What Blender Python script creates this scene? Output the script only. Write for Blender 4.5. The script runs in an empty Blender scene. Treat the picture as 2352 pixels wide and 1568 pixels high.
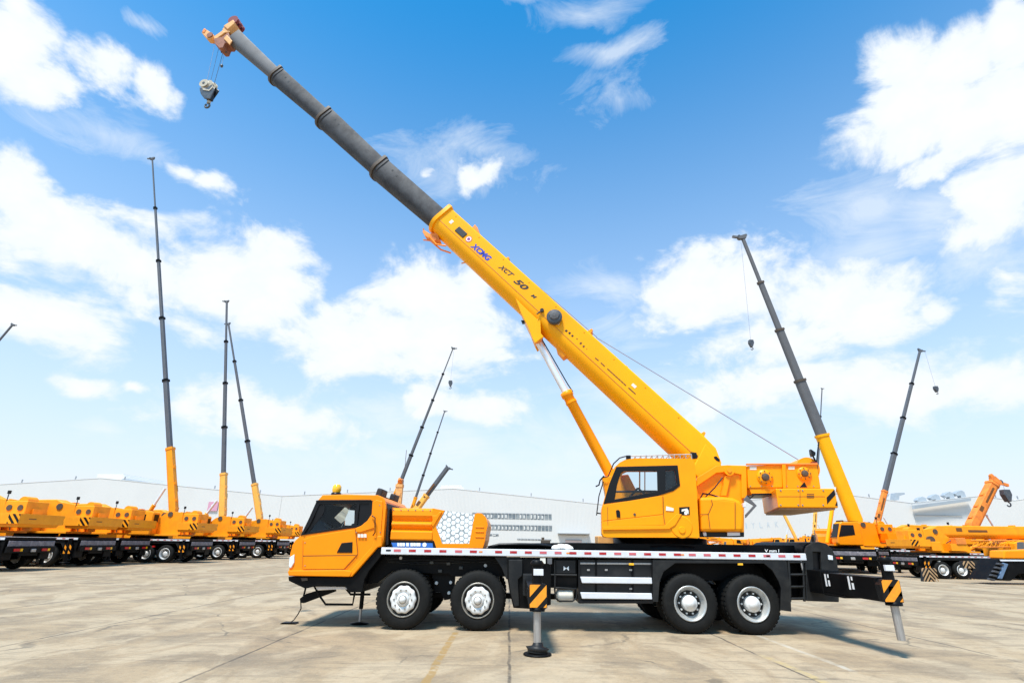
import bpy, bmesh, math, random
from mathutils import Vector, Matrix
from mathutils.geometry import tessellate_polygon
random.seed(7)
sc = bpy.context.scene
COL = sc.collection
PI = math.pi
rad = math.radians
# ------------------------------------------------------------------ camera
F, TH, RO, D, H = 1229.0, rad(20.6), .0145, 11.45, 1.58
CW, CHT = 2352.0, 1568.0
fw = Vector((0, math.cos(TH), math.sin(TH))); u0 = Vector((0, -math.sin(TH), math.cos(TH))); r0 = Vector((1, 0, 0))
CR = r0*math.cos(RO) + u0*math.sin(RO); CU = -r0*math.sin(RO) + u0*math.cos(RO)
CP = Vector((0, -D, H))
def ray(p): return fw*F + CR*(p[0]-1176) - CU*(p[1]-784)
def hit(p, P0, n):
    d = ray(p); return CP + d*((P0-CP).dot(n)/d.dot(n))
def at(p, Y): return hit(p, Vector((0, Y, 0)), Vector((0, 1, 0)))
def axz(p, Y):
    w = at(p, Y); return (w.x, w.z)
def gnd(p): return hit(p, Vector((0, 0, 0)), Vector((0, 0, 1)))
def zm(x0, y0, s): return lambda u, v: ((x0+u/s)*.9378, (y0+v/s)*.9378)
Z1 = zm(680, 1160, 3.9196); Z2 = zm(1200, 1280, 4.3545); Z3 = zm(1580, 1280, 3.36); Z4 = zm(1400, 1080, 3.36)
Z5 = zm(940, 1180, 7.84); Z6 = zm(1020, 480, 3.7326); Z7 = zm(1280, 720, 3.2672); ZB = zm(480, 30, 2.958)
W3 = zm(1200, 1230, 8.4); W4 = zm(1800, 1240, 6.533); W5 = zm(2140, 1160, 5.6005); W6 = zm(470, 30, 6.0333)
W8 = zm(1480, 1100, 6.532); Y4 = zm(1940, 1140, 4.1408)
cam = bpy.data.cameras.new('camera'); camo = bpy.data.objects.new('camera', cam); COL.objects.link(camo)
cam.sensor_width = 36; cam.lens = 36*F/CW; cam.clip_end = 6000; cam.clip_start = .1
camo.matrix_world = Matrix(((CR.x, CU.x, -fw.x, CP.x), (CR.y, CU.y, -fw.y, CP.y), (CR.z, CU.z, -fw.z, CP.z), (0, 0, 0, 1)))
sc.camera = camo
sc.view_settings.view_transform = 'Standard'; sc.view_settings.look = 'None'
sc.view_settings.exposure = 0.64; sc.view_settings.gamma = 1
sc.cycles.max_bounces = 6; sc.cycles.transparent_max_bounces = 10

# ------------------------------------------------------------------ materials
M = {}
def nn(nt, t, **k):
    n = nt.nodes.new(t)
    for a, b in k.items(): setattr(n, a, b)
    return n
def mat(name, col, rough=.5, metal=0., vary=.0, vcol=None, scale=2., bump=0., coat=0., stretch=(1, 1, 1), spec=.5, lo=.45, hi=.75):
    m = bpy.data.materials.new(name); m.use_nodes = True; nt = m.node_tree
    b = nt.nodes['Principled BSDF']
    b.inputs['Roughness'].default_value = rough; b.inputs['Metallic'].default_value = metal
    b.inputs['Coat Weight'].default_value = coat; b.inputs['Coat Roughness'].default_value = .12
    b.inputs['Specular IOR Level'].default_value = spec
    b.inputs['Base Color'].default_value = (*col, 1)
    if vary > 0 or bump > 0:
        tc = nn(nt, 'ShaderNodeTexCoord'); mp = nn(nt, 'ShaderNodeMapping'); mp.inputs['Scale'].default_value = stretch
        nt.links.new(tc.outputs['Object'], mp.inputs['Vector'])
        no = nn(nt, 'ShaderNodeTexNoise'); no.inputs['Scale'].default_value = scale; no.inputs['Detail'].default_value = 7; no.inputs['Roughness'].default_value = .65
        nt.links.new(mp.outputs[0], no.inputs['Vector'])
        mr = nn(nt, 'ShaderNodeMapRange'); mr.inputs['From Min'].default_value = lo; mr.inputs['From Max'].default_value = hi
        mr.inputs['To Max'].default_value = vary
        nt.links.new(no.outputs['Fac'], mr.inputs['Value'])
        mx = nn(nt, 'ShaderNodeMix', data_type='RGBA')
        mx.inputs[6].default_value = (*col, 1); mx.inputs[7].default_value = (*(vcol or (.08, .06, .04)), 1)
        nt.links.new(mr.outputs[0], mx.inputs[0]); nt.links.new(mx.outputs[2], b.inputs['Base Color'])
        ra = nn(nt, 'ShaderNodeMapRange'); ra.inputs['To Min'].default_value = max(.05, rough-.08); ra.inputs['To Max'].default_value = min(1, rough+.15)
        nt.links.new(no.outputs['Fac'], ra.inputs['Value']); nt.links.new(ra.outputs[0], b.inputs['Roughness'])
        if bump > 0:
            bu = nn(nt, 'ShaderNodeBump'); bu.inputs['Strength'].default_value = bump; bu.inputs['Distance'].default_value = .02
            nt.links.new(no.outputs['Fac'], bu.inputs['Height']); nt.links.new(bu.outputs[0], b.inputs['Normal'])
    M[name] = m; return m
mat('yellow_paint', (1., .29, .001), .36, vary=.45, vcol=(.88, .19, .001), scale=1.3, coat=.03, spec=.22, lo=.4, hi=.8)
mat('cab_yellow', (1., .345, .001), .34, vary=.45, vcol=(.92, .22, .001), scale=1.1, coat=.03, spec=.22)
mat('boom_yellow_lit', (1., .435, .002), .34, vary=.5, vcol=(.95, .31, .002), scale=1., coat=.03, spec=.22, lo=.4, hi=.8)  # cab paint again; brighter light on the boom put into a yellower colour
mat('old_yellow', (1., .36, .006), .5, vary=.55, vcol=(.72, .2, .01), scale=2.2, spec=.3, lo=.38, hi=.75)
mat('rusty_orange', (.95, .28, .03), .55, vary=.8, vcol=(.5, .14, .03), scale=3., lo=.4, hi=.7)
mat('pale_yellow', (1., .5, .08), .45, vary=.5, vcol=(.8, .3, .05), scale=2.)
mat('stripe_yellow', (.95, .33, .01), .45, vary=.6, vcol=(.5, .18, .02), scale=14)
mat('chassis_black', (.003, .003, .0035), .42, vary=.5, vcol=(.016, .015, .013), scale=3., spec=.12)
mat('fender_grey', (.011, .0115, .012), .45, vary=.6, vcol=(.04, .038, .034), scale=4., spec=.3)
mat('stripe_black', (.005, .005, .006), .35, spec=.3)
mat('rubber', (.006, .006, .0055), .75, spec=.25, vary=.6, vcol=(.02, .018, .015), scale=6., bump=.2)
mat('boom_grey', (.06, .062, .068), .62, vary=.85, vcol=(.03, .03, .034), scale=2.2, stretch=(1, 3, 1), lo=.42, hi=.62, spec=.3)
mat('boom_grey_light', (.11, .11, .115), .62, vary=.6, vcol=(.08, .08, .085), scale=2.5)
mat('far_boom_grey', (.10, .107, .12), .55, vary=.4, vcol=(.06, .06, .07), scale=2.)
mat('collar_brown', (.085, .06, .04), .6, vary=.7, vcol=(.04, .03, .025), scale=8.)
mat('rust_orange', (.3, .11, .06), .6, vary=.9, vcol=(.16, .05, .025), scale=5., bump=.3)
mat('cream_orange', (.78, .4, .13), .55, vary=.8, vcol=(.5, .2, .07), scale=6.)
mat('dark_red', (.2, .015, .012), .5, vary=.5, vcol=(.08, .01, .01), scale=8)
mat('rim_silver', (.8, .79, .76), .4, metal=.1, vary=.45, vcol=(.3, .28, .24), scale=9.)
mat('rim_dull', (.5, .5, .48), .35, metal=.45, vary=.5, vcol=(.2, .19, .17), scale=9.)
mat('rim_grey', (.33, .31, .27), .4, metal=.5, vary=.5, vcol=(.12, .1, .08), scale=8.)
mat('chrome', (.8, .82, .84), .22, metal=.35)
mat('steel', (.45, .43, .41), .35, metal=.6, vary=.5, vcol=(.15, .13, .11), scale=14, stretch=(3, 3, .3))
mat('white_paint', (.72, .72, .74), .4, vary=.35, vcol=(.45, .44, .42), scale=5., coat=.1)
mat('tape_red', (.42, .008, .015), .35, vary=.6, vcol=(.6, .12, .12), scale=7.)
mat('tape_pink', (.6, .12, .14), .35)
mat('cream', (.8, .76, .66), .6, vary=.3, vcol=(.5, .42, .3), scale=6.)
mat('white_cloth', (.85, .82, .76), .9, vary=.4, vcol=(.6, .5, .38), scale=8., bump=.6)
mat('amber_lens', (1., .5, .01), .15, coat=.6)
mat('red_lens', (.5, .02, .02), .2)
mat('lamp_glass', (.8, .84, .86), .1, coat=.6)
mat('decal_blue', (.03, .16, .55), .35, vary=.4, vcol=(.12, .32, .75), scale=5.)
mat('letter_blue', (.01, .04, .42), .4)
mat('letter_black', (.012, .01, .01), .45)
mat('letter_brown', (.16, .06, .01), .5)
mat('letter_white', (.9, .9, .88), .45)
mat('cable_grey', (.28, .3, .38), .5)
mat('hook_dark', (.05, .06, .075), .38, vary=.5, vcol=(.16, .16, .15), scale=9.)
mat('hook_tan', (.5, .44, .33), .5, vary=.6, vcol=(.2, .17, .12), scale=9.)
mat('slab_brown', (.42, .24, .12), .65, vary=.8, vcol=(.16, .09, .05), scale=3., stretch=(1, 5, 1))  # streaked brown for the slab under the counterweight
mat('seam_orange', (.6, .2, .01), .5)
mat('seat_black', (.02, .02, .022), .7)
mat('interior_grey', (.06, .06, .055), .6)
mat('wall_white', (.67, .65, .615), .6, vary=.25, vcol=(.55, .53, .5), scale=.12)
mat('roof_grey', (.34, .38, .41), .55, vary=.4, vcol=(.24, .27, .3), scale=.4)
mat('window_dark', (.15, .18, .2), .2, vary=.7, vcol=(.5, .52, .5), scale=.9)
mat('trim_grey', (.3, .31, .32), .5)
mat('gate_pink', (.65, .5, .45), .6, vary=.3, scale=1., vcol=(.5, .4, .35))
mat('sign_pink', (.65, .32, .42), .5)
mat('sign_letter', (.5, .56, .6), .5)
mat('wood_tan', (.45, .28, .14), .7, vary=.6, vcol=(.16, .09, .05), scale=6.)
mat('highlight_blue', (.12, .2, .32), .4, vary=.5, vcol=(.04, .05, .07), scale=5.)
mat('engine_grey', (.12, .11, .13), .5, vary=.8, vcol=(.4, .36, .36), scale=7., bump=.5)
def glassmat(name, tint, gl):
    m = bpy.data.materials.new(name); m.use_nodes = True; nt = m.node_tree; nt.nodes.clear()
    o = nn(nt, 'ShaderNodeOutputMaterial'); mx = nn(nt, 'ShaderNodeMixShader'); t = nn(nt, 'ShaderNodeBsdfTransparent'); g = nn(nt, 'ShaderNodeBsdfGlossy')
    t.inputs[0].default_value = (*tint, 1); g.inputs['Roughness'].default_value = .03; g.inputs['Color'].default_value = (.9, .95, 1, 1)
    fr = nn(nt, 'ShaderNodeFresnel'); fr.inputs['IOR'].default_value = gl
    nt.links.new(fr.outputs[0], mx.inputs[0]); nt.links.new(t.outputs[0], mx.inputs[1]); nt.links.new(g.outputs[0], mx.inputs[2]); nt.links.new(mx.outputs[0], o.inputs[0])
    M[name] = m
glassmat('clear_glass', (.88, .92, .93), 1.35)
glassmat('tinted_glass', (.85, .9, .92), 1.25)
mat('grille_white', (.85, .87, .86), .5, vary=.15, vcol=(.6, .62, .62), scale=20)
mat('grille_grey', (.3, .33, .34), .6)
# corrugated wall bump
m = M['wall_white']; nt = m.node_tree; b = nt.nodes['Principled BSDF']
tc = nn(nt, 'ShaderNodeTexCoord'); wv = nn(nt, 'ShaderNodeTexWave', bands_direction='X'); wv.inputs['Scale'].default_value = .9
bu = nn(nt, 'ShaderNodeBump'); bu.inputs['Strength'].default_value = .2; bu.inputs['Distance'].default_value = .15
nt.links.new(tc.outputs['Object'], wv.inputs['Vector']); nt.links.new(wv.outputs['Fac'], bu.inputs['Height']); nt.links.new(bu.outputs[0], b.inputs['Normal'])

# ------------------------------------------------------------------ mesh builder
class MB:
    def __init__(s, tf=None):
        s.v = []; s.f = []; s.m = []; s.sm = []; s.tf = tf or (lambda x, y, z: Vector((x, y, z))); s.mats = []
    def mi(s, m):
        if m not in s.mats: s.mats.append(m)
        return s.mats.index(m)
    def add(s, vs, fs, m, smooth=False, raw=False):
        o = len(s.v)
        s.v += [Vector(q) if raw else s.tf(*q) for q in vs]
        k = s.mi(m)
        for f in fs: s.f.append([i+o for i in f]); s.m.append(k); s.sm.append(smooth)
        return s
    def prism(s, pts, y0, y1, m, holes=()):
        loops = [list(pts)]+[list(h) for h in holes]
        flat = [p for l in loops for p in l]; n = len(flat)
        vs = [(p[0], y0, p[1]) for p in flat]+[(p[0], y1, p[1]) for p in flat]
        if holes:
            tri = tessellate_polygon([[Vector((p[0], p[1], 0)) for p in l] for l in loops])
            fs = [list(t) for t in tri]+[[i+n for i in t][::-1] for t in tri]
        else:
            fs = [list(range(n)), list(range(n, 2*n))[::-1]]
        o = 0
        for l in loops:
            k = len(l)
            for i in range(k):
                a, b = o+i, o+(i+1) % k; fs.append([a, b, b+n, a+n])
            o += k
        return s.add(vs, fs, m)
    def box(s, x0, x1, y0, y1, z0, z1, m): return s.prism([(x0, z0), (x1, z0), (x1, z1), (x0, z1)], y0, y1, m)
    def strip(s, pts, y0, y1, m, smooth=False):
        n = len(pts); vs = [(p[0], y0, p[1]) for p in pts]+[(p[0], y1, p[1]) for p in pts]
        return s.add(vs, [[i, i+1, i+1+n, i+n] for i in range(n-1)], m, smooth)
    def ring(s, P, ax, r, n=20, ph=0, lob=0, la=0):
        ax = ax.normalized(); a = ax.orthogonal().normalized() if abs(ax.z) > .9 else ax.cross(Vector((0, 0, 1))).normalized(); b = ax.cross(a)
        out = []
        for i in range(n):
            t = 2*PI*i/n+ph; rr = r*(1+la*math.cos(lob*t)) if lob else r
            out.append(P+a*rr*math.cos(t)+b*rr*math.sin(t))
        return out
    def lathe(s, P, ax, prof, m, n=24, lob=0, la=0, cap0=True, cap1=True, smooth=True):
        """prof: [(radius, height)] in local (untransformed) space"""
        P = Vector(P); ax = Vector(ax).normalized()
        rs = [s.ring(P+ax*h, ax, max(r, 1e-4), n, 0, lob, la) for r, h in prof]
        vs = [tuple(p) for r in rs for p in r]; k = len(rs)
        fs = [[j*n+i, j*n+(i+1) % n, (j+1)*n+(i+1) % n, (j+1)*n+i] for j in range(k-1) for i in range(n)]
        s.add(vs, fs, m, smooth)
        if cap0: s.add([tuple(p) for p in rs[0]], [list(range(n))[::-1]], m)
        if cap1: s.add([tuple(p) for p in rs[-1]], [list(range(n))], m)
        return s
    def tube(s, p0, p1, r, m, n=14, r1=None):
        p0 = Vector(p0); p1 = Vector(p1)
        return s.lathe(p0, p1-p0, [(r, 0), (r if r1 is None else r1, (p1-p0).length)], m, n)
    def pipe(s, pts, r, m, n=8):
        pts = [Vector(p) for p in pts]
        rs = []
        for i, p in enumerate(pts):
            d = (pts[min(i+1, len(pts)-1)]-pts[max(i-1, 0)]).normalized()
            a = (rs_a - d*rs_a.dot(d)).normalized() if i else d.orthogonal().normalized()
            rs_a = a; b = d.cross(a)
            rs.append([p+a*r*math.cos(2*PI*k/n)+b*r*math.sin(2*PI*k/n) for k in range(n)])
        vs = [tuple(q) for q_ in rs for q in q_]
        fs = [[j*n+i, j*n+(i+1) % n, (j+1)*n+(i+1) % n, (j+1)*n+i] for j in range(len(rs)-1) for i in range(n)]
        s.add(vs, fs, m, True)
        s.add([tuple(q) for q in rs[0]], [list(range(n))[::-1]], m); s.add([tuple(q) for q in rs[-1]], [list(range(n))], m)
        return s
    def ball(s, c, r, m, sx=1, sy=1, sz=1, n=12, k=8):
        vs = [(c[0]+r*sx*math.sin(PI*j/k)*math.cos(2*PI*i/n), c[1]+r*sy*math.sin(PI*j/k)*math.sin(2*PI*i/n), c[2]+r*sz*math.cos(PI*j/k)) for j in range(k+1) for i in range(n)]
        fs = [[j*n+i, j*n+(i+1) % n, (j+1)*n+(i+1) % n, (j+1)*n+i] for j in range(k) for i in range(n)]
        return s.add(vs, fs, m, True)
    def mesh(s, name, off=Vector((0, 0, 0))):
        me = bpy.data.meshes.new(name)
        me.from_pydata([v-off for v in s.v], [], s.f)
        for q in s.mats: me.materials.append(M[q])
        me.polygons.foreach_set('material_index', s.m); me.polygons.foreach_set('use_smooth', s.sm)
        bm = bmesh.new(); bm.from_mesh(me); bmesh.ops.recalc_face_normals(bm, faces=bm.faces[:]); bm.to_mesh(me); bm.free()
        me.update(); return me
    def build(s, name, parent=None, bevel=0., label=None):
        o = bpy.data.objects.new(name, s.mesh(name)); COL.objects.link(o)
        if parent is not None: attach(o, parent)
        if bevel:
            b = o.modifiers.new('bevel', 'BEVEL'); b.width = bevel; b.segments = 2; b.limit_method = 'ANGLE'; b.angle_limit = rad(35); b.harden_normals = False
        if label: o['label'] = label
        return o
def attach(o, parent):
    o.parent = parent      # meshes of the foreground crane are in world coordinates: cancel the root's location once
    if parent.type == 'EMPTY' and 'local_root' not in LOCAL.get(parent.name, ''): o.matrix_parent_inverse = Matrix.Translation(-parent.location)
LOCAL = {}
def empty(name, loc, label, cat, group=None, rz=0):
    o = bpy.data.objects.new(name, None); COL.objects.link(o); o.location = loc; o.rotation_euler = (0, 0, rz); o.empty_display_size = .3
    tag(o, label, cat, group); return o
def tag(o, label=None, cat=None, group=None, kind=None):
    if label: o['label'] = label
    if cat: o['category'] = cat
    if group: o['group'] = group
    if kind: o['kind'] = kind
    return o
def textpart(name, body, fn, m, parent, shear=0., bold=.0):
    """fn(u,v): text box coordinates 0..1 -> world point"""
    cu = bpy.data.curves.new(name, 'FONT'); cu.body = body; cu.size = 1; cu.shear = shear; cu.offset = bold; cu.resolution_u = 3
    to = bpy.data.objects.new(name+'_t', cu); COL.objects.link(to)
    dg = bpy.context.evaluated_depsgraph_get(); me = bpy.data.meshes.new_from_object(to.evaluated_get(dg))
    bpy.data.objects.remove(to); bpy.data.curves.remove(cu)
    xs = [v.co.x for v in me.vertices]; ys = [v.co.y for v in me.vertices]
    x0, x1, y0, y1 = min(xs), max(xs), min(ys), max(ys)
    for v in me.vertices: v.co = fn((v.co.x-x0)/(x1-x0), (v.co.y-y0)/(y1-y0))
    me.materials.clear(); me.materials.append(M[m]); me.name = name
    o = bpy.data.objects.new(name, me); COL.objects.link(o)
    if parent is not None: attach(o, parent)
    return o
def clip(poly, a, b, c):      # keep a*x+b*y<=c
    out = []
    for i in range(len(poly)):
        p, q = poly[i], poly[(i+1) % len(poly)]
        dp, dq = a*p[0]+b*p[1]-c, a*q[0]+b*q[1]-c
        if dp <= 0: out.append(p)
        if (dp < 0 < dq) or (dq < 0 < dp):
            t = dp/(dp-dq); out.append((p[0]+(q[0]-p[0])*t, p[1]+(q[1]-p[1])*t))
    return out
def bands(u0, u1, v0, v1, slope, per, frac, off):
    """diagonal bands clipped to a rectangle: list of polygons; slope +1 rises to the right"""
    res = []; k = -20
    for k in range(-20, 21):
        c0 = off+k*per; c1 = c0+per*frac
        p = [(u0, v0), (u1, v0), (u1, v1), (u0, v1)]
        p = clip(p, -slope, 1, c1) if True else p
        if p: p = clip(p, slope, -1, -c0)
        if len(p) > 2: res.append(p)
    return res
def minus(polys, hole):
    area = sum(hole[i][0]*hole[(i+1) % len(hole)][1]-hole[(i+1) % len(hole)][0]*hole[i][1] for i in range(len(hole)))
    h = hole if area > 0 else hole[::-1]; out = []
    for poly in polys:
        rest = poly
        for i in range(len(h)):
            p, q = h[i], h[(i+1) % len(h)]; a, b_ = q[1]-p[1], -(q[0]-p[0]); c = a*p[0]+b_*p[1]
            o = clip(rest, -a, -b_, -c)
            if len(o) > 2: out.append(o)
            rest = clip(rest, a, b_, c)
            if len(rest) < 3: break
    return out
def arc(cx, cz, r, a0, a1, n): return [(cx+r*math.cos(rad(a0+(a1-a0)*i/n)), cz+r*math.sin(rad(a0+(a1-a0)*i/n))) for i in range(n+1)]

# ================================================================== THE MAIN CRANE
XS = at((1514, 1245), 1.37).x
ROOT = empty('truck_crane', (XS, 1.37, 0), 'large foreground yellow truck crane with black carrier and long grey boom raised up left', 'truck crane')
def xz(fn, pts, Y): return [axz(fn(*p), Y) for p in pts]

# ---- driver cab (side plane Y=0)
Yn, Yf = 0.0, 2.45
body = [(430, 203), (640, 196), (960, 203), (1010, 225), (1035, 260), (1040, 320), (1015, 640), (1000, 700), (962, 706), (715, 985), (115, 975), (103, 940), (118, 870), (118, 770), (140, 690), (165, 640), (222, 588), (300, 430), (378, 262)]
win = [(248, 578), (330, 425), (392, 280), (905, 266), (902, 378), (862, 448), (800, 498), (560, 530)]
cabp = xz(Z1, body, Yn); winp = xz(Z1, win, Yn)
cab = MB(); cab.prism(cabp, Yn, Yn+.05, 'yellow_paint', [winp])
farA = xz(Z1, [(450, 290), (600, 322), (548, 500), (425, 520)], Yf); farB = xz(Z1, [(652, 345), (742, 350), (738, 495), (645, 492)], Yf)
for pc in minus(minus([cabp], farA), farB):
    cab.add([(p[0], Yf, p[1]) for p in pc], [list(range(len(pc)))], 'yellow_paint')
n = len(cabp)
for i in range(n):
    j = (i+1) % n
    if i in (16, 17): continue           # windscreen
    cab.strip([cabp[i], cabp[j]], Yn+.03, Yf-.02, 'yellow_paint')
cabo = cab.build('driver_cab', ROOT, .012)
# interior lining, seats
g = MB(); ins = [(c[0], c[1]) for c in xz(Z1, [(250, 590), (800, 505), (905, 370), (905, 280), (1000, 280), (985, 660), (260, 660)], Yn)]
g.prism(xz(Z1, [(300, 640), (1000, 640), (1000, 540), (300, 600)], Yn+.1), Yn+.1, Yf-.1, 'interior_grey')
g.prism(xz(Z1, [(915, 262), (1000, 262), (1000, 640), (915, 640)], Yn+.1), Yn+.1, Yf-.1, 'interior_grey')
for pc in minus(minus([cabp], farA), farB):
    g.add([(p[0], Yf-.03, p[1]) for p in pc], [list(range(len(pc)))], 'seat_black')
g.strip([(p[0]+.02, p[1]-.05) for p in cabp[0:6]], Yn+.1, Yf-.05, 'seat_black')
g.build('cab_interior', cabo)
for yy in (.25, 1.6):
    g = MB(); a = axz(Z1(800, 500), 0)
    g.prism([(a[0]-.28, a[1]-.1), (a[0]+.15, a[1]-.1), (a[0]+.32, a[1]+.75), (a[0]+.2, a[1]+.78), (a[0]+.02, a[1]+.08), (a[0]-.28, a[1]+.05)], yy, yy+.5, 'seat_black').build('seat', cabo, .03)
g = MB(); a = axz(Z1(400, 560), 0); c0 = Vector((a[0]+.1, .55, a[1]+.08))
g.lathe(c0, Vector((.5, 0, 1)), [(.22, 0), (.235, .02), (.22, .04), (.205, .02), (.22, 0)], 'seat_black', 20, cap0=False, cap1=False); g.tube(c0, c0+Vector((-.1, 0, -.3)), .03, 'seat_black'); g.build('steering_wheel', cabo)
def gl(pts, Y, t=.006, m='tinted_glass', name='side_window', par=None):
    return MB().prism(pts, Y, Y+t, m).build(name, par)
gl(winp, Yn+.02, par=cabo)
MB().strip([cabp[16], cabp[17], cabp[18]], Yn+.04, Yf-.04, 'tinted_glass').build('windscreen', cabo)
fr = MB(); fp = xz(Z1, [(222, 590), (300, 430), (375, 262), (912, 256), (910, 382), (868, 456), (802, 508), (560, 541)], Yn)
fr.prism(fp, Yn-.012, Yn+.012, 'stripe_black', [xz(Z1, [(262, 568), (345, 420), (402, 292), (880, 284), (880, 372), (848, 436), (796, 486), (560, 516)], Yn)])
fr.prism(xz(Z1, [(760, 275), (790, 275), (760, 510), (728, 512)], Yn), Yn-.01, Yn+.01, 'stripe_black')
fr.prism(xz(Z1, [(372, 300), (455, 295), (440, 380), (300, 560), (262, 565)], Yn), Yn+.012, Yn+.02, 'stripe_black')
fr.prism(xz(Z1, [(790, 275), (905, 266), (902, 378), (862, 448), (800, 495), (770, 500)], Yn), Yn+.012, Yn+.02, 'stripe_black')
fr.build('window_frame', cabo, .004)
MB().prism(xz(Z1, [(372, 255), (410, 250), (900, 248), (900, 262), (395, 268), (372, 285)], Yn), Yn-.03, Yn+.02, 'stripe_black').build('sun_visor', cabo, .006)
# door panel: raised
dr = MB(); dr.prism(xz(Z1, [(248, 628), (330, 598), (745, 528), (768, 770), (636, 915), (246, 915)], Yn), Yn-.018, Yn+.0, 'yellow_paint'); do = dr.build('door', cabo, .008)
MB().prism(xz(Z1, [(246, 782), (760, 776), (758, 782), (246, 789)], Yn), Yn-.0205, Yn-.017, 'letter_brown').build('door_seam', do)
MB().prism(xz(Z1, [(570, 755), (618, 662), (722, 652), (720, 755)], Yn), Yn-.03, Yn-.012, 'stripe_black').build('door_handle', do, .006)
g = MB(); g.prism(xz(Z1, [(104, 938), (112, 924), (640, 920), (700, 925), (716, 940), (706, 975), (690, 985), (115, 976)], Yn), Yn-.05, Yn, 'yellow_paint')
g.prism(xz(Z1, [(700, 935), (905, 700), (935, 600), (1005, 590), (1003, 690), (960, 706), (715, 985), (690, 985)], Yn), Yn-.035, Yn, 'yellow_paint'); g.build('lower_trim', cabo, .02)
g = MB(); g.prism(xz(Z1, [(912, 268), (950, 250), (1010, 262), (1012, 320), (990, 600), (935, 600), (925, 520), (800, 560), (750, 560), (748, 520), (800, 500), (862, 450), (905, 385)], Yn), Yn-.022, Yn, 'yellow_paint'); g.build('corner_pillar', cabo, .014)
MB().prism(xz(Z1, [(118, 800), (165, 770), (162, 850), (130, 905), (112, 890)], Yn), Yn-.03, Yn+.3, 'lamp_glass').build('headlight', cabo, .012)
MB().prism(xz(Z1, [(118, 800), (165, 770), (162, 850), (130, 905), (112, 890)], Yf-.3), Yf-.3, Yf+.02, 'lamp_glass').build('headlight', cabo, .012)
g = MB()
for u, w in ((772, 24), (800, 28), (832, 24)): g.prism(xz(Z1, [(u, 575), (u+w, 577), (u+w, 610), (u, 608)], Yn), Yn-.027, Yn-.0225, 'cream')
g.build('door_decal', cabo)
g = MB(); g.prism(xz(Z1, [(1012, 330), (1088, 330), (1085, 640), (1080, 690), (995, 690), (1003, 600)], .3), .3, 2.2, 'chassis_black'); g.tube(at(Z1(1060, 330), .2), at(Z1(1050, 680), .2), .035, 'interior_grey'); g.build('air_intake', ROOT, .01)
g = MB(); g.strip([cabp[0], cabp[1], cabp[2]], .4, 2., 'stripe_black'); g.v = [v+Vector((0, 0, .02)) for v in g.v]; g.build('roof_hatch', cabo)
b0 = at(Z1(562, 198), .9); bp = Vector((b0.x, .9, b0.z))
g = MB(); g.lathe(bp, (0, 0, 1), [(.11, -.02), (.11, .03), (.07, .05)], 'stripe_black', 18); lo = g.build('beacon', ROOT)
g = MB(); g.lathe(bp+Vector((0, 0, .045)), (0, 0, 1), [(.085, 0), (.1, .06), (.095, .13), (.06, .17)], 'amber_lens', 18); g.build('lens', lo)

# ---- bumper and front underbody
g = MB(); g.prism(xz(Z1, [(100, 985), (722, 990), (965, 708), (1000, 700), (1004, 775), (880, 930), (835, 1010), (812, 1135), (690, 1135), (640, 1075), (380, 1075), (262, 1100), (105, 1025)], 0.02), .02, 2.4, 'chassis_black'); g.build('front_bumper', ROOT, .012)
MB().prism(xz(Z1, [(222, 998), (285, 996), (290, 1020), (235, 1028)], 0), -.005, .03, 'collar_brown').build('fog_lamp', ROOT, .004)
g = MB(); g.prism(xz(Z1, [(362, 1078), (690, 1082), (690, 1106), (375, 1108)], .15), .15, .4, 'white_paint'); g.build('step', ROOT, .004)
g = MB(); P = lambda u, v, Y: at(Z1(u, v), Y)
g.pipe([P(350, 1070, .3), P(400, 1165, .3), P(460, 1250, .3), P(720, 1252, .3), P(745, 1110, .3)], .022, 'chassis_black')
g.pipe([P(650, 1090, .3), P(700, 1155, .3), P(890, 1155, .3)], .022, 'chassis_black'); g.build('step_frame', ROOT)
g = MB(); g.prism(xz(Z1, [(212, 1195), (270, 1150), (370, 1120), (540, 1112), (545, 1130), (250, 1240), (215, 1235)], .7), .7, .85, 'chassis_black'); g.pipe([P(270, 1090, .75), P(250, 1170, .75)], .02, 'chassis_black'); g.build('tow_bar', ROOT, .006)
gz = lambda u, v: gnd(Z1(u, v))
e = gz(115, 1436); Yc = e.y
g = MB(); g.pipe([P(222, 1230, .8), at(Z1(225, 1290), .85), at(Z1(195, 1345), .95), at(Z1(155, 1400), Yc), e+Vector((.02, 0, .03))], .012, 'collar_brown'); g.prism([(e.x-.16, 0.005), (e.x+.16, .005), (e.x+.12, .03), (e.x-.12, .03)], e.y-.1, e.y+.1, 'chassis_black'); g.build('grounding_chain', ROOT)
e = gz(785, 1440)
g = MB(); t = at(Z1(795, 1120), e.y); g.tube((e.x, e.y, .02), (e.x, e.y, .3), .028, 'steel'); g.tube((e.x, e.y, .28), (e.x, e.y, t.z+.1), .042, 'chassis_black'); g.lathe((e.x, e.y, 0.004), (0, 0, 1), [(.19, 0), (.18, .02), (.05, .04)], 'chassis_black'); g.build('front_jack', ROOT)

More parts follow.
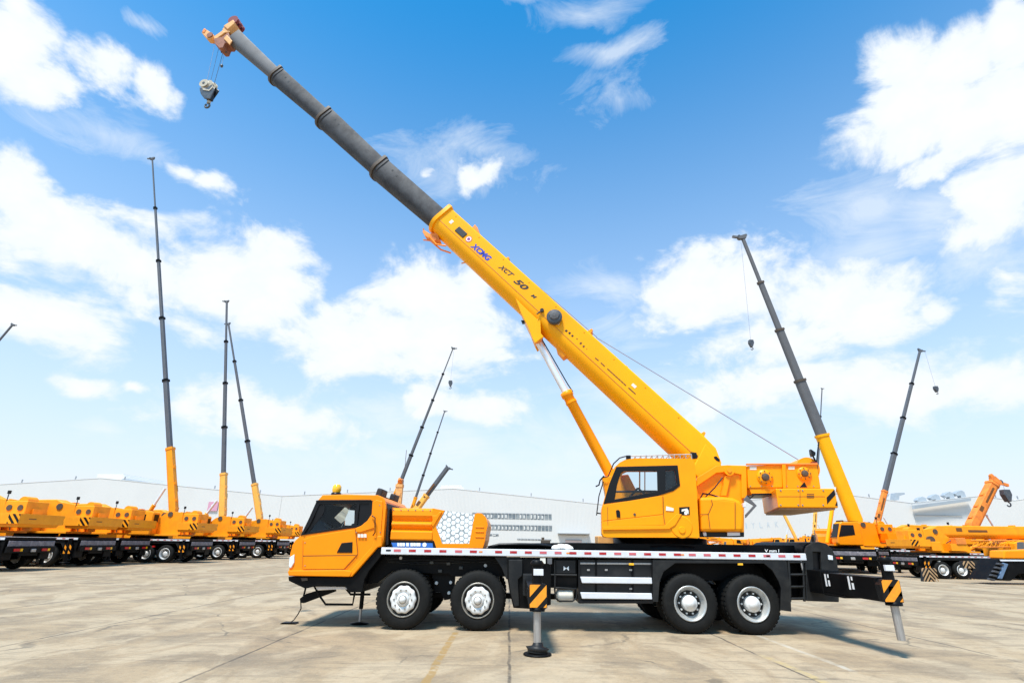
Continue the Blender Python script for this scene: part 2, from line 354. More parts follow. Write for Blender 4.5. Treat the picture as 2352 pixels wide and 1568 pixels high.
# ---- wheels
def wheel(x, y, out, kind, flip=1, name='wheel', z=.53, r=.53, dual=False):
    """out=-1: outer face towards -Y"""
    w = .3; yo = y
    pr = [(r*.60, 0), (r*.66, -.012), (r*.90, -.016), (r*.965, .012), (r*.995, .05), (r, .09), (r, w-.08), (r*.97, w-.02), (r*.88, w), (r*.6, w)]
    t = MB(); ax = Vector((0, -out, 0)); P0 = Vector((x, yo, z))
    t.lathe(P0, ax, [(a, b) for a, b in pr], 'rubber', 48, cap0=False, cap1=False)
    for k in range(40):                     # tread blocks
        a = 2*PI*k/40; c, s_ = math.cos(a), math.sin(a)
        for yy0, yy1 in ((.05, .125), (.17, .245)):
            q = []
            for da in (-.05, .05):
                ca, sa = math.cos(a+da), math.sin(a+da)
                q += [(x+ca*(r-.01), sa*(r-.01)+z, ca, sa)]
            vs = []
            for (px, pz, ca, sa) in q:
                for rr in (r-.015, r+.012):
                    for yy in (yy0, yy1): vs.append((x+ca*rr, yo+yy*-out, z+sa*rr))
            t.add(vs, [[0, 1, 3, 2], [4, 5, 7, 6], [0, 1, 5, 4], [2, 3, 7, 6], [0, 2, 6, 4], [1, 3, 7, 5]], 'rubber')
    if dual:
        P1 = P0+ax*.34
        t.lathe(P1, ax, [(a, b) for a, b in pr], 'rubber', 40, cap0=False, cap1=False)
    wo = t.build(name, ROOT)
    q = MB()
    if kind == 'front':
        q.lathe(P0, ax, [(r*.60, -.005), (r*.58, -.02), (r*.555, -.012), (r*.55, .05), (r*.5, .1)], 'rim_grey', 40, cap0=False, cap1=False)
        q.lathe(P0, ax, [(r*.52, .07), (.0, .07)], 'stripe_black', 40, cap0=False, cap1=False)
        ro = q.build('rim', wo)
        h = MB(); h.lathe(P0, ax, [(r*.46, .03), (r*.455, -.03), (r*.40, -.05), (r*.25, -.045), (r*.22, -.02)], 'rim_silver', 60, lob=10, la=.035, cap0=False, cap1=False)
        h.lathe(P0, ax, [(r*.24, -.02), (r*.215, -.06), (r*.15, -.068)], 'rim_silver', 30, cap0=False, cap1=False); h.lathe(P0, ax, [(r*.15, -.068), (0, -.07)], 'rim_grey', 30, cap0=False); h.lathe(P0, ax, [(r*.12, -.068), (r*.11, -.1), (0, -.105)], 'rim_silver', 24, cap0=False)
        for k in range(10):
            a = 2*PI*k/10; h.lathe(P0+Vector((math.cos(a)*r*.32, 0, math.sin(a)*r*.32)), ax, [(.016, -.06), (.016, -.04)], 'rim_grey', 6)
        h.build('hub_cap', wo)
    else:
        q.lathe(P0, ax, [(r*.60, -.005), (r*.585, -.02), (r*.55, -.014), (r*.52, .03), (r*.47, .06), (r*.43, .1)], 'rim_dull', 40, cap0=False, cap1=False)
        q.lathe(P0, ax, [(r*.44, .095), (r*.4, .16), (r*.2, .14), (0, .14)], 'interior_grey', 30, cap0=False, cap1=False)
        for k in range(10):
            a = 2*PI*k/10; q.lathe(P0+Vector((math.cos(a)*r*.36, 0, math.sin(a)*r*.36)), ax, [(.018, .13), (.018, .09)], 'rim_silver', 6)
            q.lathe(P0+Vector((math.cos(a+.3)*r*.4, 0, math.sin(a+.3)*r*.4)), ax, [(.03, .15), (.03, .14)], 'stripe_black', 8)
        q.build('rim', wo)
        h = MB(); h.lathe(P0, ax, [(r*.28, .14), (r*.27, .02), (r*.24, 0), (r*.17, -.01), (r*.16, -.03), (0, -.035)], 'rim_silver', 28, cap0=False)
        h.build('hub', wo)
    return wo
WX = [at((926, 1379), 0).x, at((1097.5, 1379), 0).x, at((1586, 1387), 0).x, at((1731, 1388), 0).x]
for i, x in enumerate(WX):
    wheel(x, 0., -1, 'front' if i < 2 else 'rear', dual=i >= 2)
    wheel(x, 2.7, 1, 'front' if i < 2 else 'rear', dual=i >= 2)

# ---- chassis
CH = []
g = MB()
top = axz((1300, 1272), .3)[1]
g.prism(xz(Z1, [(1000, 772), (2195, 772), (2195, 985), (1680, 985), (1640, 960), (1500, 960), (1100, 930), (960, 1045), (905, 1050), (835, 1060), (830, 1010)], .35), .35, 2.35, 'chassis_black')
g.prism([*xz(Z2, [(-40, 385), (940, 385), (940, 560), (-40, 560)], .6)], .6, 2.2, 'chassis_black')
g.prism([*xz(Z2, [(900, 385), (1760, 385), (1760, 790), (900, 790)], .5)], .5, 2.2, 'chassis_black')
g.prism(xz(Z3, [(30, 300), (1310, 300), (1310, 600), (1190, 610), (1110, 480), (30, 470)], .5), .5, 2.3, 'chassis_black')
g.build('carrier_frame', ROOT, .01)
# suspension between axles 1 and 2, axles, springs
g = MB(); g.prism(xz(Z1, [(1470, 940), (1700, 940), (1690, 1080), (1665, 1200), (1600, 1212), (1565, 1135), (1500, 1130), (1500, 1030)], .45), .45, .7, 'chassis_black')
for u, v, yy in ((1525, 1045, .44), (1662, 1040, .44), (1645, 1140, .44), (1184, 806, .34), (1995, 878, .34)): MB().lathe(at(Z1(u, v), yy), (0, -1, 0), [(.035, 0), (.03, .03)], 'rim_silver', 10).build('bolt', ROOT)  # silver discs set at the small white dots around the axles
g.build('suspension', ROOT, .006)
for x in WX: MB().tube((x, .25, .53), (x, 2.45, .53), .1, 'chassis_black').build('axle', ROOT)
g = MB(); g.box(WX[0]-.3, WX[3]+.2, .75, .95, .5, .6, 'chassis_black')
for i in (0, 1, 2, 3):
    for k in range(4): g.box(WX[i]-.55+k*.06, WX[i]+.55-k*.06, .48, .58, .62+k*.03, .645+k*.03, 'chassis_black')
g.box(WX[2]-.4, WX[3]+.4, .7, 2., .55, .75, 'chassis_black')
g.build('leaf_spring', ROOT, .006)
# fenders
g = MB(); g.prism(xz(Z1, [(2080, 795), (2195, 795), (2330, 795), (2330, 1010), (2195, 1010), (2150, 900)], .05), .05, .09, 'fender_grey')
g.prism(xz(Z1, [(2100, 985), (2130, 985), (2130, 1060), (2190, 1130), (2190, 1140), (2100, 1020)], .1), .1, .3, 'chassis_black')
g.build('front_fender', ROOT, .006)
g = MB()
fo = [(62, 306), (1160, 306), (1192, 560), (1200, 728), (1110, 716), (1116, 540), (1096, 480), (1045, 390), (975, 332), (245, 330), (150, 400), (118, 480), (105, 650), (62, 645)]
g.prism(xz(Z3, fo, .0), -.02, .02, 'fender_grey')
arcp = xz(Z3, fo[4:13], 0.)
g.strip(arcp, .0, .55, 'chassis_black')
g.build('rear_fender', ROOT, .005)
MB().prism(xz(Z3, [(1112, 560), (1190, 560), (1200, 728), (1110, 716)], .03), .03, .05, 'rubber').build('mud_flap', ROOT)
# deck and reflective strip
zt = axz((1300, 1263), -.03)
P1 = axz((876, 1256), -.03); P2 = axz((1851, 1270.5), -.03); P3 = axz((1851, 1287), -.03); P4 = axz((876, 1272), -.03)
zT = (P1[1]+P2[1])/2; zB = (P3[1]+P4[1])/2
print('strip z', P1, P2, P3, P4)
g = MB(); g.box(P1[0], P2[0], -.03, .0, zB, zT, 'white_paint'); ds = g.build('deck_rail', ROOT, .012)
g = MB(); SL = P2[0]-P1[0]; q = P1[0]
xk = lambda d: axz((d, 1270), -.03)[0]
marks = [(912, 0), (946.6, 1), (982, 1), (1017, 1), (1053, 0), (1087, 1)]
zc = zB+(zT-zB)*.58
for d_, k in marks: g.box(xk(d_-8), xk(d_+8), -.0345, -.0305, zc-.022, zc+.022, 'tape_red' if k else 'tape_pink')
d_ = 1145
i = 0
while d_ < 1842:
    k = (i*7) % 5
    g.box(xk(d_-8), xk(d_+8), -.0345, -.0305, zc-.022, zc+.022, 'tape_red' if k not in (1, 3) else 'tape_pink')
    d_ += 34.2; i += 1
g.box(xk(886), xk(897), -.0345, -.0305, zc-.015, zc+.015, 'stripe_black')
for d_ in (1104, 1305, 1567, 1763): g.box(xk(d_-4), xk(d_+4), -.0345, -.0305, zc-.015, zc+.012, 'rusty_orange')
g.build('reflective_mark', ds)
MB().box(P1[0]+.03, P2[0], .003, 2.7, zB+.02, zT-.004, 'chassis_black').build('deck', ROOT, .005)
zd = axz((1500, 1247), .4)[1]
g = MB(); xa = xk(1125); 
g.prism([(xa-.1, zT), (xk(1180), axz((1180, 1247), .4)[1]), (xk(1300), axz((1300, 1246), .4)[1]), (xk(1330), zd-.01), (xk(1850), zd+.0), (xk(1850), zT)], .35, 2.4, 'chassis_black')
g.build('deck_plate', ROOT, .01)
g = MB()
for k in range(5):
    pts = [at(Z2(-20+30*k, 262-4*k), .3+.05*k), at(Z2(100, 232+8*k), .25+.04*k), at(Z2(300, 228+9*k), .25+.04*k), at(Z2(520, 232+9*k), .25+.04*k), at(Z2(660, 248+6*k), .3+.04*k)]
    g.pipe(pts, .03, 'stripe_black')
g.build('hydraulic_hose', ROOT)
g = MB(); c0 = at(Z2(590, 235), .6); g.box(c0.x-.09, c0.x+.1, .5, .7, zT, c0.z+.1, 'collar_brown'); g.tube((c0.x-.05, .6, c0.z), (c0.x-.05, .6, c0.z+.15), .03, 'collar_brown'); g.build('valve_block', ROOT, .01)
g = MB(); c0 = at(Z4(300, 824), 1.9); g.box(c0.x-.25, c0.x+.25, 1.8, 2.3, zT, c0.z+.12, 'cream_orange'); g.build('tool_box', ROOT, .02)
# white letters on the deck edge near the rear
textpart('deck_lettering', 'V mm l', lambda u, v: at((1757+33*u, 1272-7*v-.0), -.036)+Vector((0, 0, .035)), 'letter_white', ROOT, bold=.02)

# ---- engine cover
Yc = .06
g = MB()
sec = [(486, .22), (500, .09), (540, .012), (640, .0), (735, .065), (745, .065), (795, .0), (822, .0), (900, .07), (908, .07), (955, .0), (1090, 0.0), (1112, .02)]
L, Rr = 150, 940
xs0 = axz(Z5(L, 800), Yc)[0]; xs1 = axz(Z5(Rr, 800), Yc)[0]
prof = [(axz(Z5(500, v), Yc)[1], Yc+dy) for v, dy in sec]
vs = [(xs0, y, z) for z, y in prof]+[(xs1, y, z) for z, y in prof]; n = len(prof)
g.add(vs, [[i, i+1, i+1+n, i+n] for i in range(n-1)], 'yellow_paint')
main = [(150, 482), (1120, 545), (1755, 612), (1800, 592), (1880, 600), (1945, 655), (1985, 740), (1998, 820), (1965, 960), (1945, 1120), (1900, 1272), (1010, 1272), (968, 1135), (150, 1110)]
mp_ = xz(Z5, main, Yc)
g.prism(mp_, Yc+.09, 2.4, 'yellow_paint')
g.prism(xz(Z5, [(935, 500), (1170, 545), (1080, 720), (1000, 860), (1060, 1000), (1120, 1180), (1640, 1180), (1740, 640), (1760, 606), (1800, 592), (1880, 600), (1945, 655), (1985, 740), (1998, 820), (1965, 960), (1945, 1120), (1900, 1272), (1010, 1272), (968, 1135), (935, 1112)], Yc), Yc-.005, Yc+.1, 'yellow_paint')
ec = g.build('engine_cover', ROOT, .03)
gp = xz(Z5, [(1175, 548), (1740, 615), (1745, 640), (1640, 1180), (1120, 1180), (1060, 1000), (1000, 860), (1085, 720)], Yc)
g = MB(); g.prism(gp, Yc-.0, Yc+.06, 'grille_grey')
random.seed(5)
def inhull(pl):
    # clip a cell by the grille outline (convex pieces split at its left notch)
    gx = gp; area = sum(gx[i][0]*gx[(i+1) % len(gx)][1]-gx[(i+1) % len(gx)][0]*gx[i][1] for i in range(len(gx)))
    h = gx if area > 0 else gx[::-1]
    for i in range(len(h)):
        p, q = h[i], h[(i+1) % len(h)]; pl = clip(pl, q[1]-p[1], -(q[0]-p[0]), (q[1]-p[1])*p[0]-(q[0]-p[0])*p[1])
        if len(pl) < 3: return []
    return pl
gx0, gx1 = min(p[0] for p in gp), max(p[0] for p in gp); gz0, gz1 = min(p[1] for p in gp), max(p[1] for p in gp); hs_ = .098
for i in range(12):
    for k in range(12):
        cx = gx0+i*hs_*.9+random.uniform(-.008, .008); cz = gz0+(k+(i % 2)*.5)*hs_*1.03+random.uniform(-.008, .008)
        cell = [(cx+hs_*.5*random.uniform(.93, 1.06)*math.cos(t), cz+hs_*.5*random.uniform(.93, 1.06)*math.sin(t)) for t in [PI/3*j+.1 for j in range(6)]]
        cell = inhull(cell)
        if len(cell) > 2: g.prism(cell, Yc-.004, Yc+.0, 'grille_white')
g.build('grille', ec)
g = MB()
g.prism(xz(Z5, [(930, 640), (1010, 640), (1060, 575), (1120, 570), (950, 860), (905, 800), (940, 740)], Yc), Yc-.03, Yc+.02, 'yellow_paint')
for v in (850, 940, 1040): g.prism(xz(Z5, [(1760, v), (1930, v+5), (1925, v+25), (1755, v+20)], Yc), Yc-.02, Yc, 'yellow_paint')
g.build('cover_rib', ec, .012)
g = MB(); g.prism(xz(Z5, [(140, 1112), (968, 1135), (1012, 1272), (140, 1262)], Yc), Yc+.03, Yc+.1, 'stripe_black')
g.prism(xz(Z5, [(140, 1160), (930, 1168), (950, 1268), (175, 1250)], Yc), Yc+.02, Yc+.03, 'decal_blue'); dc = g.build('decal_panel', ec)
g = MB()
dz = zm(950, 1310, 16.8)
for a, b_ in ((385, 470), (480, 590), (600, 700), (750, 865), (925, 1035), (1045, 1150), (1165, 1340)):
    g.prism(xz(dz, [(a+8, 310), (b_-8, 314), (b_, 330), (b_, 440), (b_-12, 455), (a+10, 452), (a, 430), (a, 325)], Yc+.01), Yc+.012, Yc+.018, 'letter_white')
cc = axz(dz(1505, 392), Yc+.01); g.lathe((cc[0], Yc+.018, cc[1]), (0, -1, 0), [(.042, 0), (.042, .006)], 'letter_white', 20)
g.build('decal_lettering', dc)

# ---- seams, latches, hoses and small fittings
def zseam(fn, pts, Y, name, par, m='letter_brown', w=.006, tf=None):
    for i in range(len(pts)-1):
        q = [axz(fn(*p), Y) if tf is None else sl(fn(*p), Y) for p in (pts[i], pts[i+1])]
        d = Vector((q[1][0]-q[0][0], q[1][1]-q[0][1])); n_ = Vector((-d.y, d.x)).normalized()*w/2
        g = MB(tf); g.prism([(q[0][0]-n_.x, q[0][1]-n_.y), (q[1][0]-n_.x, q[1][1]-n_.y), (q[1][0]+n_.x, q[1][1]+n_.y), (q[0][0]+n_.x, q[0][1]+n_.y)], Y-.0025, Y+.001, m); g.build(name, par)
zseam(Z1, [(244, 640), (240, 915)], -.0205, 'panel_seam', cabo); zseam(Z1, [(770, 770), (640, 915), (250, 920)], -.0195, 'panel_seam', cabo, w=.008); zseam(Z1, [(748, 530), (770, 768)], -.0195, 'panel_seam', cabo, w=.008)
for u, v in ((262, 660), (262, 880), (755, 560), (980, 300), (985, 560)): MB().lathe(at(Z1(u, v), -.022), (0, -1, 0), [(.012, 0), (.01, .006)], 'rim_grey', 8).build('bolt', cabo)
g = MB(); g.pipe([at(Z1(905, 400), -.05), at(Z1(935, 420), -.09), at(Z1(935, 560), -.09), at(Z1(915, 590), -.05)], .012, 'stripe_black'); g.build('grab_handle', cabo)
g = MB(); g.pipe([at(Z1(245, 575), -.03), at(Z1(300, 500), -.03), at(Z1(350, 400), -.03)], .008, 'stripe_black', 6); g.build('wiper', cabo)
for k in range(6):
    x = axz(Z5(190+k*140, 520), .06)[0]; zz = axz(Z5(190, 530), .06)[1]; MB().lathe((x, .068, zz), (0, -1, 0), [(.014, 0), (.011, .008)], 'rim_grey', 8).build('bolt', ec)
for u, v in ((1050, 500), (1050, 780), (1500, 500), (1500, 700), (1240, 500)): g = MB(); g.prism(xz(Z2, [(u-14, v-9), (u+14, v-9), (u+14, v+9), (u-14, v+9)], .045), .035, .06, 'steel'); g.build('latch', ROOT)
for k in range(4):
    g = MB(); g.pipe([at(Z1(1030+10*k, 800+14*k), .33), at(Z1(1300, 815+16*k), .32), at(Z1(1600, 812+15*k), .33), at(Z1(1900, 800+14*k), .32), at(Z1(2120, 820+12*k), .33)], .014, 'fender_grey' if k % 2 else 'stripe_black', 6); g.build('air_line', ROOT)
for u, v in ((1480, 850), (1640, 860), (1560, 930), (1760, 900)): g = MB(); g.prism(xz(Z1, [(u-18, v-14), (u+18, v-14), (u+18, v+14), (u-18, v+14)], .33), .29, .35, 'interior_grey'); g.build('bracket', ROOT, .006)
for d_ in (1190, 1450, 1700): g = MB(); c = at((d_, 1295), .0); g.box(c.x-.05, c.x+.05, -.02, .02, c.z-.02, c.z+.02, 'amber_lens'); g.build('side_marker', ROOT, .006)
# ---- outriggers
YO = -2.1
# front outrigger
g = MB(); g.prism(xz(Z2, [(185, 382), (640, 382), (650, 600), (650, 872), (610, 880), (590, 925), (250, 905), (215, 760), (185, 590)], .0), -.0, .25, 'chassis_black')
g.prism(xz(Z2, [(200, 390), (345, 390), (345, 560), (300, 600), (310, 880), (260, 890), (225, 760), (200, 600)], .0), -.05, .0, 'fender_grey')
g.build('outrigger_housing', ROOT, .01)
jc = gnd(Z2(505, 1408)); JX, JY = jc.x, jc.y
print('jack', JX, JY)
a = axz(Z2(415, 645), JY-.12); b_ = axz(Z2(612, 910), JY-.12)
g = MB(); x0b, x1b = a[0], b_[0]; zb0, zb1 = b_[1], a[1]
g.box(x0b, x1b, JY+.04, .6, zb0+.06, zb1-.06, 'chassis_black'); g.box(x0b-.04, x1b+.03, -.35, .5, zb0, zb1+.03, 'fender_grey'); ob = g.build('outrigger_beam', ROOT, .01)
def jack(JX, JY, zb0, zb1, ztop, zrod, x0b, x1b, pad=True, par=None):
    j = MB(); j.lathe((JX, JY, zb0-.05), (0, 0, 1), [(.12, 0), (.12, .05), (.085, .06), (.085, zb1-zb0+.1)], 'chassis_black', 24)
    j.tube((JX, JY, zb1), (JX, JY, ztop), .082, 'chassis_black', 24); j.lathe((JX, JY, ztop), (0, 0, 1), [(.1, 0), (.11, .03), (.08, .07)], 'chassis_black', 20)
    j.box(JX-.1, JX+.1, JY-.1, JY+.06, ztop-.5, ztop-.36, 'chassis_black')
    jo = j.build('jack', ROOT, 0)
    MB().tube((JX, JY, zrod), (JX, JY, zb0-.03), .058, 'steel', 24).build('rod', jo)
    return jo
zt_j = axz(Z2(510, 450), JY)[1]
jo = jack(JX, JY, zb0, zb1, zt_j, .14, x0b, x1b)
k_ = axz(Z2(465, 490), JY-.09); k2 = axz(Z2(570, 560), JY-.09)
MB().box(k_[0], k2[0], JY-.095, JY-.05, k2[1], k_[1], 'white_paint').build('label_plate', jo, .004)
g = MB(); g.prism([(x0b, zb0), (x1b, zb0), (x1b, zb1-.04), (x1b-.03, zb1), (x0b+.02, zb1), (x0b-.03, (zb0+zb1)/2)], JY-.115, JY-.09, 'stripe_black'); pl = g.build('end_plate', ROOT, .004)
def stripes(par, x0, x1, z0, z1, Yp, slope=1.0, per=None, frac=.56, off=.0):
    s_ = MB()
    for p in bands(0, x1-x0, 0, z1-z0, slope, per or (z1-z0)*.78, frac, off):
        s_.prism([(x0+u, z0+v) for u, v in p], Yp-.004, Yp, 'stripe_yellow')
    return s_.build('warning_stripe', par)
stripes(pl, x0b+.015, x1b-.01, zb0+.01, zb1-.015, JY-.1155, 1.05, .265, .62, -.12)
g = MB(); g.lathe((JX, JY, 0.004), (0, 0, 1), [(.212, 0), (.216, .012), (.2, .026), (.14, .028)], 'chassis_black', 28)
g.lathe((JX, JY, .035), (.08, .05, 1), [(.15, 0), (.15, .03), (.18, .065), (.09, .085), (.065, .14)], 'fender_grey', 24); g.build('foot_pad', ROOT)
# rear outrigger
g = MB(); hump = [(1325, 640), (1318, 400), (1312, 250), (1330, 190), (1370, 162), (1430, 155), (1490, 170), (1535, 215), (1572, 290), (1592, 420)]
hp = xz(Z3, hump, .0); lowx = xz(Z3, [(1592, 650)], 0)
slot = xz(Z3, [(1375, 238), (1442, 240), (1450, 405), (1385, 405)], 0)
g.prism(hp+lowx, -.02, .05, 'fender_grey', [slot]); g.prism(hp+lowx, .12, 2.6, 'chassis_black'); g.prism([(p[0], p[1]) for p in slot], .06, .11, 'stripe_black')
g.build('rear_body', ROOT, .012)
g = MB(); g.prism(xz(Z3, [(1508, 262), (1545, 270), (1548, 305), (1512, 302)], -.05), -.05, -.02, 'lamp_glass'); g.build('tail_lamp', ROOT, .006)
e = at(Z3(2055, 700), -2.1)
JX2, JY2 = e.x, -2.1
pa = axz(Z3(1935, 462), -2.2); pb = axz(Z3(2118, 655), -2.2)
x0r = pa[0]; x1r = axz(Z3(2112, 560), -2.2)[0]; z1r = pa[1]; z0r = pb[1]
print('rear plate', x0r, x1r, z0r, z1r, axz(Z3(1335, 430), -.05), axz(Z3(1335, 640), -.05))
g = MB(); g.box(x0r, x1r, -2.06, .7, z0r+.0, z1r+.02, 'chassis_black'); ob = g.build('outrigger_beam', ROOT, .01)
g = MB(); g.box(x0r-.03, x1r+.03, -.5, .3, z0r-.02, z1r+.05, 'chassis_black'); g.box(x0r-.02, x1r+.02, -1.15, -.5, z0r-.035, z0r-.0, 'chassis_black'); g.build('outrigger_sleeve', ROOT, .01)
zt2 = axz(Z3(2000, 380), -2.1)[1]
zr = at(Z3(2090, 965), -2.1).z
jo = jack(JX2, JY2, z0r, z1r, axz(Z3(2000, 318), -2.1)[1], zr, x0r, x1r)
k_ = axz(Z3(1972, 345), -2.19); k2 = axz(Z3(2055, 395), -2.19)
MB().box(k_[0], k2[0], -2.2, -2.15, k2[1], k_[1], 'white_paint').build('label_plate', jo, .004)
g = MB(); g.prism([(x0r, z0r), (x1r, z0r), (x1r, z1r-.02), (x1r-.03, z1r), (x0r+.05, z1r), (x0r-.02, z0r+.25)], -2.2, -2.06, 'stripe_black'); pl = g.build('end_plate', ROOT, .004)
stripes(pl, x0r+.01, x1r-.01, z0r+.01, z1r-.01, -2.2005, 1.05, .265, .62, -.14)
# white marks on the beam side
g = MB()
for yy in (-.62, -1.35):
    xx = x0r-.034 if yy > -.6 else x0r-.003
    for (a0, a1, b0, b1) in ((-.02, .035, .12, .33), (-.12, -.06, .13, .23), (-.11, -.065, .27, .33)):
        g.add([(x0r-.006, yy+a0, z0r+b0), (x0r-.006, yy+a1, z0r+b0), (x0r-.006, yy+a1, z0r+b1), (x0r-.006, yy+a0, z0r+b1)], [[0, 1, 2, 3]], 'letter_white')
g.build('beam_marking', ob)
# rear ladder
g = MB()
for u in (1183, 1300): g.pipe([P3_ for P3_ in (at(Z3(u-4, 312), .0), at(Z3(u+8, 480), 0), at(Z3(u+10, 645), 0))], .025, 'fender_grey')
for v in (322, 425, 525, 622): g.pipe([at(Z3(1185, v), 0), at(Z3(1318, v), 0)], .024, 'fender_grey')
g.pipe([at(Z3(1280, 312), -.0), at(Z3(1310, 430), 0)], .02, 'steel')
g.build('ladder', ROOT)
g = MB(); g.prism(xz(Z3, [(1190, 306), (1330, 306), (1330, 600), (1190, 600)], .3), .3, 2.4, 'chassis_black'); g.build('rear_frame', ROOT, .01)
# ---- middle boxes
g = MB(); g.prism(xz(Z2, [(640, 385), (930, 385), (930, 700), (640, 690)], .12), .12, .6, 'chassis_black'); g.prism(xz(Z2, [(700, 395), (915, 395), (915, 540), (700, 540)], .08), .08, .12, 'fender_grey'); bb = g.build('battery_box', ROOT, .01)
g = MB()
for sgn in (1, -1):
    g.prism(xz(Z2, [(813, 483), (813+28*sgn, 458), (813+28*sgn, 508), (813+8*sgn, 490)], .075), .073, .078, 'letter_white')
g.build('emblem', bb)
g = MB(); c0 = at(Z2(705, 772), .25); c1 = at(Z2(890, 772), .25); g.lathe(c0, c1-c0, [(.06, 0), (.115, .02), (.12, .05), (.12, (c1-c0).length-.05), (.115, (c1-c0).length-.02), (.06, (c1-c0).length)], 'cream', 24); g.build('air_tank', ROOT)
g = MB(); g.pipe([at(Z2(700, 545), .05), at(Z2(690, 700), .05), at(Z2(700, 800), .05), at(Z2(740, 832), .05), at(Z2(880, 832), .05), at(Z2(925, 800), .05), at(Z2(920, 700), .05), at(Z2(700, 690), .05)], .018, 'fender_grey')
for u in (640, 690): g.pipe([at(Z2(u, 390), .04), at(Z2(u+2, 690), .04)], .018, 'fender_grey')
g.pipe([at(Z2(640, 552), .04), at(Z2(925, 556), .04)], .018, 'fender_grey'); g.build('guard_frame', ROOT)
g = MB(); g.prism(xz(Z2, [(942, 392), (1735, 392), (1735, 858), (950, 855), (942, 840)], .06), .06, .7, 'fender_grey')
for u in (1130, 1520): g.prism(xz(Z2, [(u-10, 394), (u+12, 394), (u+12, 850), (u-10, 850)], .05), .045, .06, 'chassis_black')
g.prism(xz(Z2, [(945, 420), (1725, 425), (1725, 445), (945, 440)], .05), .05, .06, 'steel')
g.build('fuel_tank', ROOT, .02)
for v0, v1 in ((572, 640), (738, 806)):
    MB().prism(xz(Z2, [(962, v0), (1722, v0+10), (1728, v1+8), (980, v1)], .0), -.03, .03, 'white_paint').build('side_guard', ROOT, .012)
g = MB(); g.prism(xz(Z2, [(942, 830), (1735, 820), (1735, 856), (950, 856)], .03), .0, .06, 'stripe_black'); g.prism(xz(Z2, [(942, 392), (962, 392), (975, 850), (942, 850)], .03), .02, .06, 'stripe_black'); g.prism(xz(Z2, [(1722, 392), (1745, 392), (1745, 850), (1722, 850)], .03), .02, .06, 'stripe_black'); g.build('guard_bracket', ROOT, .004)
g = MB()
g.prism(xz(Z2, [(535, 375), (592, 375), (592, 432), (535, 432)], -.02), -.04, .0, 'cream'); g.prism(xz(Z2, [(612, 375), (660, 375), (660, 435), (640, 440), (612, 430)], -.02), -.04, .0, 'boom_grey_light'); g.build('label_plate', ROOT)

# ---- slewing superstructure (local frame: x' tail, y' away from camera)
PHI = rad(8)
SX = Vector((math.cos(PHI), -math.sin(PHI), 0)); SY = Vector((math.sin(PHI), math.cos(PHI), 0)); SO = Vector((XS, 1.37, 0))
def tS(x, y, z): return SO+SX*x+SY*y+Vector((0, 0, z))
def sl(p, y):
    w = hit(p, SO+SY*y, SY)-SO; return (w.dot(SX), w.z)
def sxz(fn, pts, y): return [sl(fn(*p), y) for p in pts]
S = lambda: MB(tS)
g = MB(); zc0 = axz(Z4(700, 800), .4)[1]
g.lathe((XS, 1.37, zT), (0, 0, 1), [(1.12, 0), (1.12, .1), (1.02, .12), (1.02, max(.2, zc0-zT)), (.95, max(.22, zc0-zT)+.02)], 'chassis_black', 48); g.build('turntable', ROOT)
# operator cab
cn, cf = -1.27, -.42
ob_ = [(440, 152), (520, 140), (985, 142), (1008, 160), (1018, 210), (1030, 420), (1052, 792), (290, 790), (262, 782), (248, 755), (246, 560), (256, 518), (300, 360), (352, 215), (395, 175)]
ow = [(278, 500), (325, 350), (382, 222), (862, 208), (882, 360), (832, 396), (705, 436), (480, 472)]
cp = sxz(Z4, ob_, cn); wp = sxz(Z4, ow, cn)
g = S(); g.prism(cp, cn, cn+.04, 'cab_yellow', [wp])
fw_ = sxz(W8, [(258, 470), (290, 395), (360, 362), (555, 362), (555, 655), (335, 660)], cf); fw2 = sxz(W8, [(655, 362), (850, 362), (862, 660), (655, 655)], cf); fw3 = sxz(W8, [(575, 362), (640, 362), (640, 655), (575, 655)], cf)
g.prism(cp, cf-.04, cf, 'cab_yellow', [fw_, fw2, fw3])
n = len(cp)
for i in range(n):
    if i in (10, 11, 12, 13): continue
    g.strip([cp[i], cp[(i+1) % n]], cn+.02, cf-.02, 'cab_yellow')
oc = g.build('operator_cab', ROOT, .018)
g = S(); g.prism(wp, cn+.015, cn+.02, 'clear_glass'); g.build('side_window', oc)
g = S(); g.strip([cp[11], cp[12], cp[13]], cn+.03, cf-.03, 'clear_glass'); g.build('windscreen', oc)
g = S(); owo = [(262, 515), (310, 350), (368, 210), (872, 198), (893, 366), (838, 408), (708, 450), (480, 488)]
owi = [(330, 475), (370, 340), (402, 250), (708, 240), (712, 415), (480, 448)]
g.prism(sxz(Z4, owo, cn), cn-.012, cn+.01, 'stripe_black', [sxz(Z4, [(355, 478), (375, 360), (405, 262), (430, 245), (702, 245), (706, 410), (480, 455)], cn), sxz(Z4, [(772, 240), (850, 236), (868, 350), (828, 378), (772, 402)], cn)])
g.build('window_frame', oc, .004)
g = S(); g.prism(sxz(Z4, [(772, 240), (850, 236), (868, 350), (828, 378), (772, 402)], cn), cn+.1, cn+.11, 'boom_grey'); 
g.prism(sxz(Z4, [(360, 500), (700, 450), (1000, 450), (1000, 640), (360, 640)], cn), cn+.06, cf-.06, 'interior_grey')
for a_, b__ in (((470, 470), (545, 385)), ((545, 385), (620, 450)), ((360, 415), (700, 412))): g.tube((*[sl(Z4(*a_), -.9)[0]], -.9, sl(Z4(*a_), -.9)[1]), (sl(Z4(*b__), -.9)[0], -.9, sl(Z4(*b__), -.9)[1]), .022, 'seat_black', 8)
g.build('cab_interior', oc)
g = S(); a = sl(Z4(760, 440), cn); g.prism([(a[0]-.05, a[1]-.1), (a[0]+.1, a[1]-.1), (a[0]+.16, a[1]+.5), (a[0]+.06, a[1]+.52)], cn+.2, cn+.62, 'seat_black'); g.build('seat', oc, .03)
